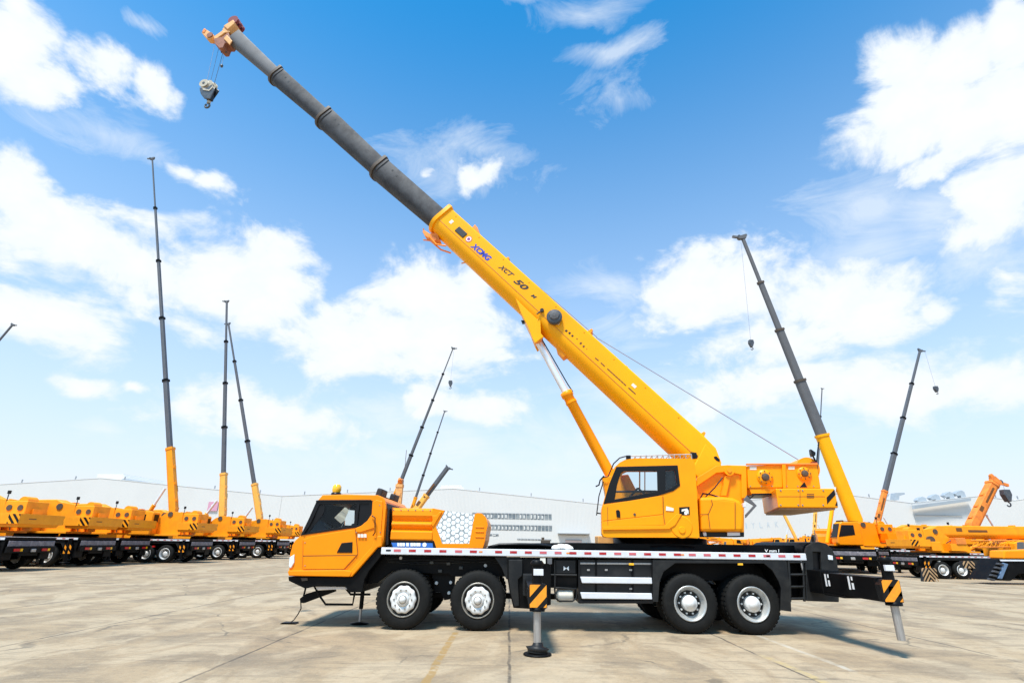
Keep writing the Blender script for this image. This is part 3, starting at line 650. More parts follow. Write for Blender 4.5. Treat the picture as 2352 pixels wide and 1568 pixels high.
g = S(); g.prism(sxz(Z4, [(258, 660), (752, 605), (760, 690), (262, 702)], cn), cn-.012, cn, 'cab_yellow')
g.prism(sxz(Z4, [(256, 702), (770, 692), (800, 660), (860, 600), (905, 600), (850, 690), (800, 722), (256, 730)], cn), cn-.035, cn, 'cab_yellow')
g.prism(sxz(Z4, [(258, 524), (480, 490), (705, 452), (745, 450), (750, 600), (258, 655)], cn), cn-.012, cn, 'cab_yellow'); od = g.build('door', oc, .012)
g = S(); g.prism(sxz(Z4, [(364, 575), (372, 565), (390, 566), (398, 580), (400, 628), (370, 625)], cn), cn-.03, cn-.01, 'stripe_black'); c0 = sl(Z4(518, 602), cn); g.lathe((c0[0], cn-.005, c0[1]), (0, -1, 0), [(.028, 0), (.025, .02)], 'collar_brown', 12); g.build('door_handle', od, .003)
g = S(); c0 = sl(Z4(905, 705), cn); g.lathe((c0[0], cn+.0, c0[1]), (0, -1, 0), [(.22, 0), (.2, .015)], 'cab_yellow', 28, smooth=False)
c0 = sl(Z4(908, 730), cn); g.lathe((c0[0], cn-.015, c0[1]), (0, -1, 0), [(.07, 0), (.06, .02)], 'cab_yellow', 20, smooth=False); g.build('cab_boss', oc)
g = S()
g.prism(sxz(Z4, [(884, 543), (970, 538), (972, 605), (886, 608)], cn), cn-.006, cn-.001, 'stripe_black')
g.prism(sxz(Z4, [(905, 560), (950, 552), (962, 570), (962, 600), (945, 590), (930, 572), (905, 580)], cn), cn-.01, cn-.006, 'cream')
g.prism(sxz(Z4, [(925, 580), (948, 585), (950, 604), (930, 604)], cn), cn-.01, cn-.006, 'letter_white')
g.prism(sxz(Z4, [(775, 570), (778, 535), (800, 540), (840, 552), (838, 574)], cn), cn-.014, cn-.001, 'cream')
g.build('cab_decal', oc)
g = S()
pt = lambda u, v, y: (sl(Z4(u, v), y)[0], y, sl(Z4(u, v), y)[1])
for yy in (cn+.08, cf-.1):
    dz_ = 0
    a = pt(478, 122, cn+.08); b_ = pt(985, 108, cn+.08)
    g.pipe([(a[0], yy, a[2]), (b_[0], yy, b_[2])], .012, 'steel')
    for k in range(12):
        t = k/11; x = a[0]+(b_[0]-a[0])*t
        g.tube((x, yy, a[2]+(b_[2]-a[2])*t), (x, yy, a[2]-.16), .012, 'steel', 6)
for k in range(12):
    t = k/11; x = a[0]+(b_[0]-a[0])*t; g.tube((x, cn+.08, a[2]-.01+(b_[2]-a[2])*t), (x, cf-.1, a[2]-.01+(b_[2]-a[2])*t), .009, 'steel', 6)
g.build('roof_rack', oc)
for u in (468, 1010):
    g = S(); a = pt(u, 135, cn+.05) if u < 600 else pt(u, 112, cn+.2); g.box(a[0]-.05, a[0]+.05, a[1]-.02, a[1]+.1, a[2]-.08, a[2]+.05, 'stripe_black'); g.build('work_lamp', oc, .012)
g = S(); g.pipe([pt(450, 122, cf), pt(395, 138, cf), pt(345, 185, cf), pt(300, 290, cf)], .014, 'stripe_black'); g.pipe([pt(262, 330, cf), pt(225, 450, cf), pt(205, 610, cf)], .012, 'stripe_black'); g.pipe([pt(205, 590, cf), pt(245, 595, cf+.0)], .014, 'stripe_black')
g.pipe([pt(268, 285, cf), pt(235, 320, cf), pt(225, 360, cf), pt(198, 372, cf)], .016, 'stripe_black'); g.pipe([pt(252, 300, cf), pt(300, 290, cf)], .012, 'stripe_black'); g.build('mirror_arm', oc)
# side tank cover
g = S(); g.prism(sxz(Z4, [(1052, 460), (1250, 455), (1335, 466), (1385, 490), (1415, 525), (1425, 600), (1420, 690), (1412, 745), (1062, 745)], -1.15), -1.15, -.3, 'cab_yellow'); tc_ = g.build('tank_cover', ROOT, .06)
g = S(); g.prism(sxz(Z4, [(1150, 480), (1160, 520), (1125, 600), (1140, 725), (1345, 725), (1345, 500)], -1.16), -1.165, -1.15, 'cab_yellow'); g.build('access_panel', tc_, .01)
g = S(); g.prism(sxz(Z4, [(1062, 748), (1420, 748), (1420, 786), (1062, 786)], -1.0), -1.0, -.4, 'stripe_black')
g.build('lower_frame', ROOT, .006)
g = S(); g.prism(sxz(Z4, [(1078, 748), (1108, 748), (1112, 778), (1088, 780)], -1.05), -1.05, -1.01, 'white_paint'); g.build('lamp_cover', ROOT, .005)
g = S(); g.prism(sxz(Z4, [(1282, 748), (1385, 748), (1388, 776), (1282, 778)], -1.05), -1.05, -1.01, 'white_paint'); g.build('lamp_cover', ROOT, .005)
# slewing frame side plates
for ya, yb in ((-.52, -.46), (.46, .52)):
    g = S(); g.prism(sxz(Z4, [(900, 420), (1040, 300), (1190, 205), (1300, 196), (1440, 200), (1452, 380), (1420, 480), (1420, 750), (700, 750), (700, 500)], -.52), ya, yb, 'cab_yellow'); g.build('side_plate', ROOT, .01)
g = S()
g.prism(sxz(Z4, [(1030, 300), (1190, 202), (1290, 196), (1300, 250), (1190, 262), (1030, 372)], -.6), -.62, -.52, 'cab_yellow')
g.prism(sxz(Z4, [(1262, 280), (1312, 280), (1275, 450), (1222, 450)], -.58), -.58, -.52, 'cab_yellow')
g.prism(sxz(Z4, [(1300, 200), (1395, 200), (1440, 200), (1445, 470), (1400, 470), (1398, 275), (1330, 262)], -.58), -.58, -.52, 'cab_yellow')
c0 = pt(1295, 240, -.6); g.lathe((c0[0], -.52, c0[2]), (0, -1, 0), [(.11, 0), (.11, .11)], 'cab_yellow', 26); g.lathe((c0[0], -.63, c0[2]), (0, -1, 0), [(.05, 0), (.05, .02)], 'old_yellow', 14)
g.build('plate_rib', ROOT, .01)
g = S(); g.prism(sxz(Z4, [(1412, 480), (1440, 448), (1522, 530), (1430, 632), (1428, 605), (1496, 530)], -.95), -.98, -.93, 'boom_grey_light'); g.prism(sxz(Z4, [(1405, 510), (1430, 510), (1430, 545), (1405, 545)], -.95), -1.02, -.9, 'white_paint'); g.build('step_bracket', ROOT, .006)
# winch boxes
for (pts, nm, cc, rr) in (([(1446, 202), (1735, 192), (1738, 382), (1455, 385)], 'front_winch', (1590, 297), .17), ([(1742, 190), (2020, 186), (2052, 388), (1750, 392)], 'rear_winch', (1912, 268), .15)):
    g = S(); g.prism(sxz(Z4, pts, -.62), -.62, .62, 'cab_yellow'); w_ = g.build(nm, ROOT, .015)
    c0 = pt(*cc, -.62)
    g = S(); g.lathe((c0[0], -.62, c0[2]), (0, -1, 0), [(rr, 0), (rr*.95, .03), (rr*.6, .04)], 'cab_yellow', 24); g.lathe((c0[0], -.66, c0[2]), (0, -1, 0), [(rr*.5, 0), (rr*.45, .05), (rr*.2, .06)], 'collar_brown', 8, smooth=False)
    for k in range(8):
        a = k*PI/4; g.lathe((c0[0]+math.cos(a)*rr*.78, -.655, c0[2]+math.sin(a)*rr*.78), (0, -1, 0), [(.012, 0), (.012, .02)], 'collar_brown', 6)
    g.build('drum_hub', w_)
g = S()
g.box(pt(1440, 195, -.66)[0], pt(2025, 185, -.66)[0], -.66, -.6, pt(1800, 186, -.66)[2]-.02, pt(1800, 186, -.66)[2]+.015, 'rusty_orange'); g.prism(sxz(Z4, [(1728, 190), (1760, 190), (1764, 388), (1740, 388)], -.64), -.66, -.62, 'cab_yellow')
g.prism(sxz(Z4, [(1462, 385), (1690, 383), (1680, 430), (1480, 436)], -.6), -.6, .4, 'cab_yellow'); g.prism(sxz(Z4, [(1480, 430), (1680, 427), (1680, 440), (1485, 444)], -.6), -.61, .4, 'stripe_black'); g.build('winch_frame', ROOT, .006)
g = S(); a = pt(1905, 190, -.2); g.lathe((a[0], -.45, a[2]-.12), (0, 1, 0), [(.24, 0), (.24, .9)], 'cab_yellow', 28); g.build('winch_drum', ROOT)
g = S()
for u, v, w, h_ in ((1470, 205, 55, 28), (1788, 205, 52, 25)): g.prism(sxz(Z4, [(u, v), (u+w, v), (u+w, v+h_), (u, v+h_)], -.66), -.626, -.622, 'cream'); g.build('frame_decal', ROOT); g = S()
g.prism(sxz(Z4, [(1880, 378), (1920, 335), (1945, 378)], -.66), -.626, -.622, 'stripe_black')
g.build('frame_decal', ROOT)
g = S(); a = pt(2000, 210, -.5); g.box(a[0]-.06, a[0]+.05, -.55, -.4, a[2]-.05, a[2]+.1, 'dark_red'); g.pipe([pt(2015, 185, -.5), pt(2025, 80, -.5), pt(2035, 5, -.5)], .014, 'stripe_black'); g.pipe([pt(2010, 170, -.5), pt(1980, 110, -.5), pt(1968, 72, -.5)], .02, 'stripe_black'); g.prism(sxz(Z4, [(1960, 68), (2000, 95), (1998, 120), (1975, 130), (1965, 105)], -.5), -.56, -.44, 'stripe_black'); g.build('anemometer', ROOT, .003)
# counterweight
cwy = -1.25
g = S(); near = sxz(Z4, [(1692, 388), (2078, 388), (2168, 390), (2196, 545), (2100, 548), (1702, 548)], cwy)
zlo = near[4][1]; zhi = near[0][1]
near = [(near[0][0], zhi), (near[2][0], zhi), (near[3][0], zlo), (near[5][0], zlo)]
xL = near[3][0]; xR = near[2][0]; xF = sl(Z4(1596, 600), 1.0)[0]
def plan(g, pts, z0, z1, m):
    n = len(pts); g.add([(p[0], p[1], z0) for p in pts]+[(p[0], p[1], z1) for p in pts], [list(range(n))[::-1], list(range(n, 2*n))]+[[i, (i+1) % n, (i+1) % n+n, i+n] for i in range(n)], m)
plan(g, [(xL, cwy), (xR, cwy), (xR-.1, 1.1), (xF, 1.1)], zlo, zhi, 'cab_yellow'); cw = g.build('counterweight', ROOT, .02)
g = S(); plan(g, [(xL+.03, cwy+.03), (xR-.05, cwy+.03), (xR-.15, 1.05), (xF+.02, 1.05)], zlo-.035, zlo-.001, 'slab_brown'); g.build('base_slab', cw, .01)
g = S()
for pts in ([(2098, 462), (2162, 396), (2170, 440), (2102, 516)], [(2168, 528), (2184, 492), (2190, 532)]): g.prism(sxz(Z4, pts, cwy), cwy-.006, cwy-.001, 'stripe_black')
g.build('warning_stripe', cw)
g = S()
for v in (432, 446, 460): g.prism(sxz(Z4, [(1935, v), (1995, v), (1995, v+7), (1935, v+7)], cwy), cwy-.004, cwy-.001, 'letter_brown')
g.build('stencil', cw)

zseam(Z4, [(752, 452), (756, 600), (768, 690)], cn-.014, 'panel_seam', oc, w=.01, tf=tS); zseam(Z4, [(295, 540), (298, 690)], cn-.014, 'panel_seam', oc, w=.008, tf=tS)
zseam(Z4, [(1150, 480), (1160, 520), (1125, 600), (1140, 725)], -1.167, 'panel_seam', tc_, w=.012, tf=tS); zseam(Z4, [(1060, 602), (1125, 600)], -1.152, 'panel_seam', tc_, w=.01, tf=tS); zseam(Z4, [(1345, 500), (1345, 725)], -1.167, 'panel_seam', tc_, w=.01, tf=tS)
zseam(Z4, [(1700, 455), (2085, 455)], cwy-.001, 'panel_seam', cw, w=.008, tf=tS); zseam(Z4, [(1880, 395), (1880, 540)], cwy-.001, 'panel_seam', cw, w=.008, tf=tS)
for u, v in ((1720, 405), (1720, 525), (1865, 405), (1865, 525), (2070, 405), (2070, 525), (1900, 405), (1900, 525)): c0 = pt(u, v, cwy); S().lathe((c0[0], cwy, c0[2]), (0, -1, 0), [(.018, 0), (.015, .012)], 'rim_grey', 8).build('bolt', cw)
for u in (1470, 1560, 1650, 1770, 1860, 1990): c0 = pt(u, 370, -.62); S().lathe((c0[0], -.62, c0[2]), (0, -1, 0), [(.014, 0), (.012, .012)], 'rim_grey', 8).build('bolt', w_)
g = S(); g.pipe([pt(1060, 470, -1.1), pt(1080, 430, -.9), pt(1150, 440, -.8), pt(1230, 465, -.9)], .018, 'stripe_black', 8); g.build('hydraulic_hose', ROOT); g = S(); g.pipe([pt(1100, 460, -.95), pt(1180, 380, -.7), pt(1240, 300, -.62)], .014, 'stripe_black', 8); g.build('hydraulic_hose', ROOT); g = S(); g.pipe([pt(1440, 445, -.7), pt(1470, 470, -.7), pt(1500, 440, -.65)], .014, 'stripe_black', 8); g.build('hydraulic_hose', ROOT)
# ---- boom
T0 = sl((1611, 994), -.36); T1 = sl((1032, 474), -.36)
DX = Vector((T1[0]-T0[0], 0, T1[1]-T0[1])); LY = DX.length; DX.normalize(); NX = Vector((-DX.z, 0, DX.x))
if NX.z < 0: NX = -NX
T0v = Vector((T0[0], 0, T0[1]))
def tb(s_, y, n_):
    p = T0v+DX*s_+NX*n_; return tS(p.x, y, p.z)
def sn(p, y):
    q = sl(p, y); v = Vector((q[0], 0, q[1]))-T0v; return v.dot(DX), v.dot(NX)
def loft(g, ends, w, m, flat=.5, mr=None):
    rings = []
    for s_, a, b_ in ends:
        h = a-b_; r_ = []
        r_ += [(-w*.93, a), (-w, a-.04), (-w, a-h*flat)]
        for k in range(1, 12):
            t = PI*k/12; r_.append((-w*math.cos(t), a-h*flat-(h*(1-flat))*math.sin(t)))
        r_ += [(w, a-h*flat), (w, a-.04), (w*.93, a)]
        rings.append([(s_, y, n_) for y, n_ in r_])
    k = len(rings[0]); vs = [q for r_ in rings for q in r_]
    for i in range(k):
        j = (i+1) % k
        fs = [[q*k+i, q*k+j, (q+1)*k+j, (q+1)*k+i] for q in range(len(rings)-1)]
        o = len(g.v)
        g.add([vs[x] for f in fs for x in f], [[4*t_+c for c in range(4)] for t_ in range(len(fs))], m, False)
    # merge for smooth bottom
    g.add(rings[0], [list(range(k))[::-1]], m); g.add(rings[-1], [list(range(k))], m)
def weld(o, ang=40):
    me = o.data; bm = bmesh.new(); bm.from_mesh(me); bmesh.ops.remove_doubles(bm, verts=bm.verts[:], dist=1e-4); bmesh.ops.recalc_face_normals(bm, faces=bm.faces[:])
    for f in bm.faces: f.smooth = True
    for e in bm.edges:
        e.smooth = not (len(e.link_faces) == 2 and e.calc_face_angle(0) > rad(ang))
    bm.to_mesh(me); bm.free()
BH = sn((984, 520), -.2)[1]
B = lambda: MB(tb)
g = B(); nb = -.82
tail = [(1640, 1010), (1662, 1040), (1672, 1062)]
loft(g, [(-.75, -.2, nb-.05), (-.45, -.03, nb), (0, 0, nb), (LY, 0, nb)], .36, 'boom_yellow_lit', .6)
bo = g.build('boom_base', ROOT); weld(bo, 32)
g = B()
for yy in (-.37, .37):
    pv = sn(Z4(1295, 240), -.36)
g.prism([(-.4, nb), (-.2, -.1), (-.75, -.22), (-1.0, -.45), (-.98, -.7), (-.8, nb-.02)], -.365, .365, 'boom_yellow_lit'); g.build('boom_foot', bo, .03)
for pts in ([(1340, 1275), (1350, 1262), (1375, 1266), (1402, 1290), (1398, 1308), (1380, 1300), (1355, 1285)], [(1530, 1300), (1550, 1296), (1578, 1322), (1575, 1340), (1550, 1330), (1532, 1312)]):
    q = [sn(Z7(*p), -.37) for p in pts]; g = B(); g.prism(q, -.372, -.362, 'stripe_black'); g.build('inspection_hole', bo)
g = B(); g.box(-.2, LY-.1, -.366, -.3595, -.505, -.49, 'seam_orange'); g.build('weld_seam', bo)
for k in range(9):
    for n_ in (-.09, ): B().lathe((.6+k*(LY-1)/8, -.36, n_), (0, -1, 0), [(.018, 0), (.015, .01)], 'old_yellow', 8).build('bolt', bo)
for s_, n_, w_, h_, m_ in ((LY-.45, -.3, .1, .12, 'letter_white'), (LY*.47, -.38, .08, .06, 'letter_white'), (LY*.2, -.25, .12, .07, 'letter_white')): g = B(); g.box(s_-w_/2, s_+w_/2, -.366, -.361, n_-h_/2, n_+h_/2, 'cream'); g.build('label_plate', bo)
# head collar of the base section
g = B(); 
def collar(g, s_, a, b_, w, t, th, m, flat=.5):
    loft(g, [(s_-t/2, a+th, b_-th), (s_+t/2, a+th, b_-th)], w+th, m, flat)
collar(g, LY-.02, 0, nb, .36, .12, .05, 'boom_yellow_lit', .6)
o = g.build('boom_collar', bo); weld(o)
g = B()
g.prism([(LY-.25, nb+.05), (LY-.1, nb-.12), (LY+.1, nb-.15), (LY+.12, nb-.22), (LY-.05, nb-.26), (LY-.35, nb-.2), (LY-.5, nb-.05)], -.12, .12, 'rusty_orange')
g.pipe([(LY-.2, -.15, nb-.2), (LY-.55, -.15, nb-.22), (LY-.8, -.15, nb-.06)], .025, 'yellow_paint'); g.pipe([(LY-.2, .15, nb-.2), (LY-.6, .15, nb-.18), (LY-.9, .15, nb-.05)], .025, 'yellow_paint')
g.pipe([(LY+.05, 0, nb-.2), (LY+.25, 0, nb-.12)], .02, 'yellow_paint'); g.pipe([(LY-.2, 0, nb-.25), (LY-.05, 0, nb-.36)], .02, 'yellow_paint')
g.lathe((LY-.35, -.14, nb-.14), (0, 1, 0), [(.07, 0), (.07, .28)], 'rusty_orange', 16)
g.build('boom_bracket', bo, .008)
for p, h_ in (((1162, 597), .1), ((1355, 761), .16), ((1432, 850), .05), ((1617, 995), .12)):
    s_, n_ = sn(p, -.2); g = B(); g.prism([(s_-.06, 0), (s_+.06, 0), (s_+.03, h_), (s_-.02, h_)], -.2, .2, 'old_yellow'); g.build('rope_guide', bo, .006)
s_, n_ = sn(Z6(530, 300), -.36); g = B(); g.prism([(s_-.25, 0), (s_+.1, 0), (s_+.12, .12), (s_-.02, .1)], -.33, -.2, 'rusty_orange'); g.build('rope_guide', bo, .006)
g = B(); s_, n_ = sn(Z6(325, 1430) if False else Z7(305, 480), -.1); g.prism([(s_-.12, nb-.08), (s_+.12, nb-.06), (s_+.3, nb+.05), (s_-.15, nb+.05)], -.15, .15, 'old_yellow'); g.build('boom_bracket', bo, .01)
s_, n_ = sn(Z6(425, 605), -.1); g = B(); g.pipe([(s_, 0, nb+.02), (s_+.06, 0, nb-.09)], .018, 'old_yellow', 6); g.build('boom_bracket', bo)
# black grille block
a = sn(Z6(405, 328), -.37); g = B(); g.box(a[0]-.19, a[0]+.17, -.38, -.355, a[1]-.09, a[1]+.09, 'letter_black'); g.build('vent_block', bo, .01)
# lettering on the boom side
yb_ = -.3645
def bt(p0, p1, hgt):
    """text box running from pixel p0 to pixel p1 along its base line"""
    a = sn(p0, yb_); b_ = sn(p1, yb_)
    return lambda u, v: tb(a[0]+(b_[0]-a[0])*u, yb_, a[1]+(b_[1]-a[1])*u+hgt*v)
textpart('boom_lettering', 'XCMG', bt(Z6(488, 462), Z6(652, 600), .175), 'letter_blue', bo, shear=.2, bold=.05)
textpart('boom_lettering', 'XCT', bt(Z6(742, 650), Z6(866, 748), .135), 'letter_black', bo, shear=.4, bold=.03)
textpart('boom_lettering', '50', bt(Z6(880, 782), Z6(992, 872), .17), 'letter_black', bo, shear=.3, bold=.035)
textpart('boom_lettering', 'M', bt(Z6(1042, 912), Z6(1082, 942), .085), 'letter_black', bo, shear=.3, bold=.06)
a = sn(Z6(478, 394), yb_); g = B()
def star(g, c, r, m, y): 
    g.prism([(c[0]+r*(1 if k % 2 == 0 else .45)*math.cos(PI*k/5+PI/2), c[1]+r*(1 if k % 2 == 0 else .45)*math.sin(PI*k/5+PI/2)) for k in range(10)], y, y+.002, m)
g.lathe((a[0], yb_, a[1]), (0, -1, 0), [(.095, 0), (.095, .002)], 'tape_pink', 28); g.lathe((a[0], yb_-.002, a[1]), (0, -1, 0), [(.075, 0), (.075, .002)], 'letter_white', 28)
g.lathe((a[0], yb_-.004, a[1]), (0, -1, 0), [(.05, 0), (.05, .002)], 'tape_pink', 28); g.lathe((a[0], yb_-.006, a[1]), (0, -1, 0), [(.028, 0), (.028, .002)], 'letter_blue', 6)
g.build('boom_emblem', bo)
zb_ = zm(1330, 780, 7.84)
g = B()
for (u, v, w_, h_) in ((445, 232, .06, .055), (508, 275, .055, .055), (562, 328, .05, .05), (650, 385, .04, .02), (722, 470, .05, .06), (778, 530, .05, .05), (838, 580, .02, .02)):
    a = sn(zb_(u, v), yb_)
    m_ = 'letter_black' if u < 600 else ('letter_brown')
    g = B(); g.prism([(a[0]-w_/2, a[1]-h_/2), (a[0]+w_/2-.01, a[1]-h_/2), (a[0]+w_/2, a[1]-h_*.1), (a[0]+w_*.2, a[1]+h_/2), (a[0]-w_/2, a[1]+h_/2)], yb_-.002, yb_+.0, m_); g.build('boom_mark', bo)
for (u0_, v0_, u1_, v1_) in ((1000, 752, 1075, 812), (1110, 845, 1195, 925), (1235, 960, 1600, 1290), (1640, 1325, 1795, 1465)):
    a = sn(zb_(u0_, v0_), yb_); c = sn(zb_(u1_, v1_), yb_); n_ = 1 if u1_-u0_ < 300 else 7
    for k in range(n_):
        t0, t1 = k/n_, (k+.88)/n_
        g = B(); g.prism([(a[0]+(c[0]-a[0])*t0, a[1]+(c[1]-a[1])*t0-.012), (a[0]+(c[0]-a[0])*t1, a[1]+(c[1]-a[1])*t1-.012), (a[0]+(c[0]-a[0])*t1, a[1]+(c[1]-a[1])*t1+.012), (a[0]+(c[0]-a[0])*t0, a[1]+(c[1]-a[1])*t0+.012)], yb_-.002, yb_, 'letter_brown'); g.build('boom_mark', bo)
# reel on the boom side
a = sn(Z6(1262, 1115), -.4); g = B(); g.lathe((a[0], -.36, a[1]), (0, -1, 0), [(.18, 0), (.18, .05), (.2, .06), (.2, .14), (.16, .16), (.05, .16)], 'hook_dark', 24); g.lathe((a[0]+.03, -.5, a[1]+.03), (0, -1, 0), [(.15, 0), (.13, .05), (.04, .07)], 'boom_grey_light', 8, smooth=False); g.build('cable_reel', bo)
a = sn(Z6(1140, 1050), -.4); g = B(); g.lathe((a[0], -.36, a[1]+.03), (0, -1, 0), [(.05, 0), (.05, .06)], 'letter_black', 14); g.pipe([(a[0], -.4, a[1]), (a[0]+.02, -.4, a[1]-.14)], .02, 'collar_brown'); g.build('sensor', bo)
# cylinder bracket under the boom
br = [(905, 935), (1005, 1035), (1105, 1130), (1135, 1120), (1140, 1260), (1165, 1290), (1085, 1350), (1060, 1300), (1020, 1200), (960, 1080)]
q = [sn(Z6(*p), -.3) for p in br]; g = B(); g.prism(q, -.34, -.28, 'boom_yellow_lit'); g.prism(q, .28, .34, 'boom_yellow_lit'); 
g.prism([sn(Z6(*p), -.25) for p in ((960, 1080), (1010, 1050), (1140, 1150), (1135, 1240), (1080, 1330), (1030, 1220))], -.29, .29, 'boom_yellow_lit'); g.build('cylinder_bracket', bo, .015)
g = B(); q = [sn(Z6(*p), -.2) for p in ((955, 1135), (985, 1135), (990, 1155), (965, 1160))]; g.prism(q, -.2, -.1, 'stripe_black'); g.build('sensor', bo)
# telescopic sections
secs = [((1017.6, 478.3), (884.4, 361), (985.9, 516.4), (848, 400.6), .31, 'boom_grey', (873, 344), (840, 399)),
        ((865.4, 348.3), (759.2, 246.9), (833.7, 380), (722.8, 281.8), .275, 'boom_grey', (746, 233), (716, 282)),
        ((735.4, 235.8), (645, 153.3), (710, 261), (616.5, 183.4), .24, 'boom_grey', (634, 139), (608, 182)),
        ((624.5, 142.2), (545.2, 64.6), (603.8, 164.4), (526, 99.4), .21, 'boom_grey_light', None, None)]
prev = LY
for (ta, tb_, ba, bb_, w_, m_, ct, cb) in secs:
    A1 = sn(ta, -w_); A2 = sn(tb_, -w_); C1 = sn(ba, -w_*.4); C2 = sn(bb_, -w_*.4)
    e0 = prev; e1 = (A2[0]+C2[0])/2
    # straighten: fit the lines through the measured ends
    def ex(P, Q, s_): return P[1]+(Q[1]-P[1])*(s_-P[0])/(Q[0]-P[0])
    g = B(); loft(g, [(e0-.05, ex(A1, A2, e0), ex(C1, C2, e0)), (e1, ex(A1, A2, e1), ex(C1, C2, e1))], w_, m_, .55)
    so = g.build('boom_section', ROOT); weld(so)
    if ct:
        K1 = sn(ct, -w_); K2 = sn(cb, -w_*.4); sc_ = e1+.0
        g = B(); loft(g, [(sc_-.08, K1[1]-.02, K2[1]+.04), (sc_+.03, K1[1]-.02, K2[1]+.04)], w_+.045, 'collar_brown', .55)
        loft(g, [(sc_-.2, K1[1]-.06, K2[1]+.09), (sc_-.11, K1[1]-.06, K2[1]+.09)], w_+.02, 'boom_grey', .55)
        weld(g.build('section_collar', so))
        g = B(); g.lathe((sc_-.6, -w_-.0, K1[1]-.22), (0, -1, 0), [(.035, 0), (.035, .004)], 'letter_black', 10); g.lathe((sc_-.85, -w_-.0, K1[1]-.26), (0, -1, 0), [(.035, 0), (.035, .004)], 'letter_black', 10); g.build('bolt_hole', so)
        prev = sc_
    END = e1; ENDn = (ex(A1, A2, e1), ex(C1, C2, e1))
print('boom len', END, ENDn)
# boom head
hq = lambda pts, y: [sn(W6(*p), y) for p in pts]
g = B(); g.prism(hq([(345, 425), (470, 400), (560, 330), (600, 440), (560, 490), (510, 490), (480, 560), (430, 565), (370, 510)], -.1), -.2, .2, 'rust_orange')
g.prism(hq([(470, 395), (520, 340), (600, 430), (560, 490)], -.22), -.24, -.2, 'cream_orange'); g.prism(hq([(470, 395), (520, 340), (600, 430), (560, 490)], .2), .2, .24, 'cream_orange'); hd = g.build('boom_head', ROOT, .02)
for pts, yw, m_ in (([(355, 430), (345, 395), (480, 300), (520, 330), (400, 420)], .2, 'cream_orange'), ([(470, 290), (500, 250), (545, 285), (590, 325), (520, 340)], .2, 'cream_orange'), ([(500, 250), (640, 160), (665, 195), (650, 225), (560, 305)], .24, 'cream_orange')):
    g = B(); g.prism(hq(pts, -.1), -yw, yw, m_); g.build('head_plate', hd, .02)
a = sn(W6(660, 190), 0); g = B()
for yy in (-.17, 0., .17): g.lathe((a[0], yy-.05, a[1]), (0, 1, 0), [(.2, 0), (.17, .03), (.17, .07), (.2, .1)], 'dark_red', 24)
g.build('sheave', hd)
a = sn(W6(440, 505), 0); g = B()
for yy in (-.12, 0., .12): g.lathe((a[0], yy-.045, a[1]), (0, 1, 0), [(.15, 0), (.12, .03), (.12, .06), (.15, .09)], 'hook_dark', 20)
g.build('sheave', hd)
g = B(); g.prism(hq([(170, 340), (215, 278), (280, 320), (350, 370), (345, 400), (300, 435), (250, 430), (210, 385)], 0), -.11, .11, 'cream_orange')
g.prism(hq([(180, 335), (215, 278), (245, 300), (215, 350)], 0), -.13, .13, 'rusty_orange'); a = sn(W6(300, 385), 0); g.lathe((a[0], -.15, a[1]), (0, 1, 0), [(.12, 0), (.1, .1), (.1, .2), (.12, .3)], 'rust_orange', 20); g.build('tip_arm', hd, .015)
g = B(); g.pipe([(*[sn(W6(440, 550), 0)[0]], 0, sn(W6(440, 550), 0)[1]), (sn(W6(435, 600), 0)[0], 0, sn(W6(435, 600), 0)[1])], .02, 'hook_dark', 6); g.pipe([(sn(W6(505, 530), 0)[0], 0, sn(W6(505, 530), 0)[1]), (sn(W6(500, 600), 0)[0], 0, sn(W6(500, 600), 0)[1])], .03, 'hook_dark', 6); g.build('rope_anchor', hd)
# ropes to the hook
def hp(u, v, y=0): q = sl(W6(u, v), y); return tS(q[0], y, q[1])
hook_top = hp(240, 1000)
g = MB(); g.pipe([hp(470, 560), hp(330, 1060)], .008, 'hook_dark', 6); g.pipe([hp(400, 520), hp(280, 1010)], .006, 'hook_dark', 6); g.pipe([hp(345, 440), hp(225, 1010)], .006, 'cable_grey', 6); g.pipe([hp(475, 620), hp(440, 795)], .007, 'cable_grey', 6)
g.lathe(hp(440, 795)-Vector((0, 0, .06)), (0, 0, 1), [(.03, 0), (.05, .03), (.05, .09), (.02, .12)], 'hook_dark', 12); g.build('hoist_rope', ROOT)
# hook block (hangs from the ropes)
hk = empty('hook_block', hp(230, 1440), 'large grey and tan hook block hanging below the foreground crane boom tip', 'hook block')
def hq2(pts, y): return [sl(W6(*p), y) for p in pts]
g = S(); g.prism(hq2([(148, 1150), (185, 1160), (250, 1165), (320, 1110), (345, 1120), (370, 1175), (300, 1318), (215, 1315), (165, 1250), (150, 1195)], 0), -.13, -.09, 'hook_dark'); g.prism(hq2([(160, 1150), (250, 1165), (345, 1110), (402, 1160), (380, 1195), (300, 1310), (225, 1310), (175, 1240)], .1), .09, .13, 'stripe_black'); g.prism(hq2([(185, 1170), (330, 1140), (290, 1300), (225, 1300)], 0), -.09, .09, 'stripe_black'); g.build('cheek_plate', hk, .015)
for (u, v, yy) in ((205, 1085, -.12), (250, 1070, -.04), (285, 1080, .05)):
    g = S(); a = sl(W6(u, v), 0); g.lathe((a[0], yy, a[1]), (0, 1, 0), [(.17, 0), (.13, .025), (.13, .05), (.17, .075)], 'hook_tan', 24); g.lathe((a[0], yy-.01, a[1]), (0, 1, 0), [(.05, 0), (.05, .1)], 'hook_dark', 12); g.build('sheave', hk)
g = S(); g.prism(hq2([(150, 1110), (200, 1135), (250, 1145), (315, 1075), (305, 1115), (250, 1165), (160, 1150)], -.15), -.15, -.13, 'hook_tan'); g.build('cover_plate', hk, .008)
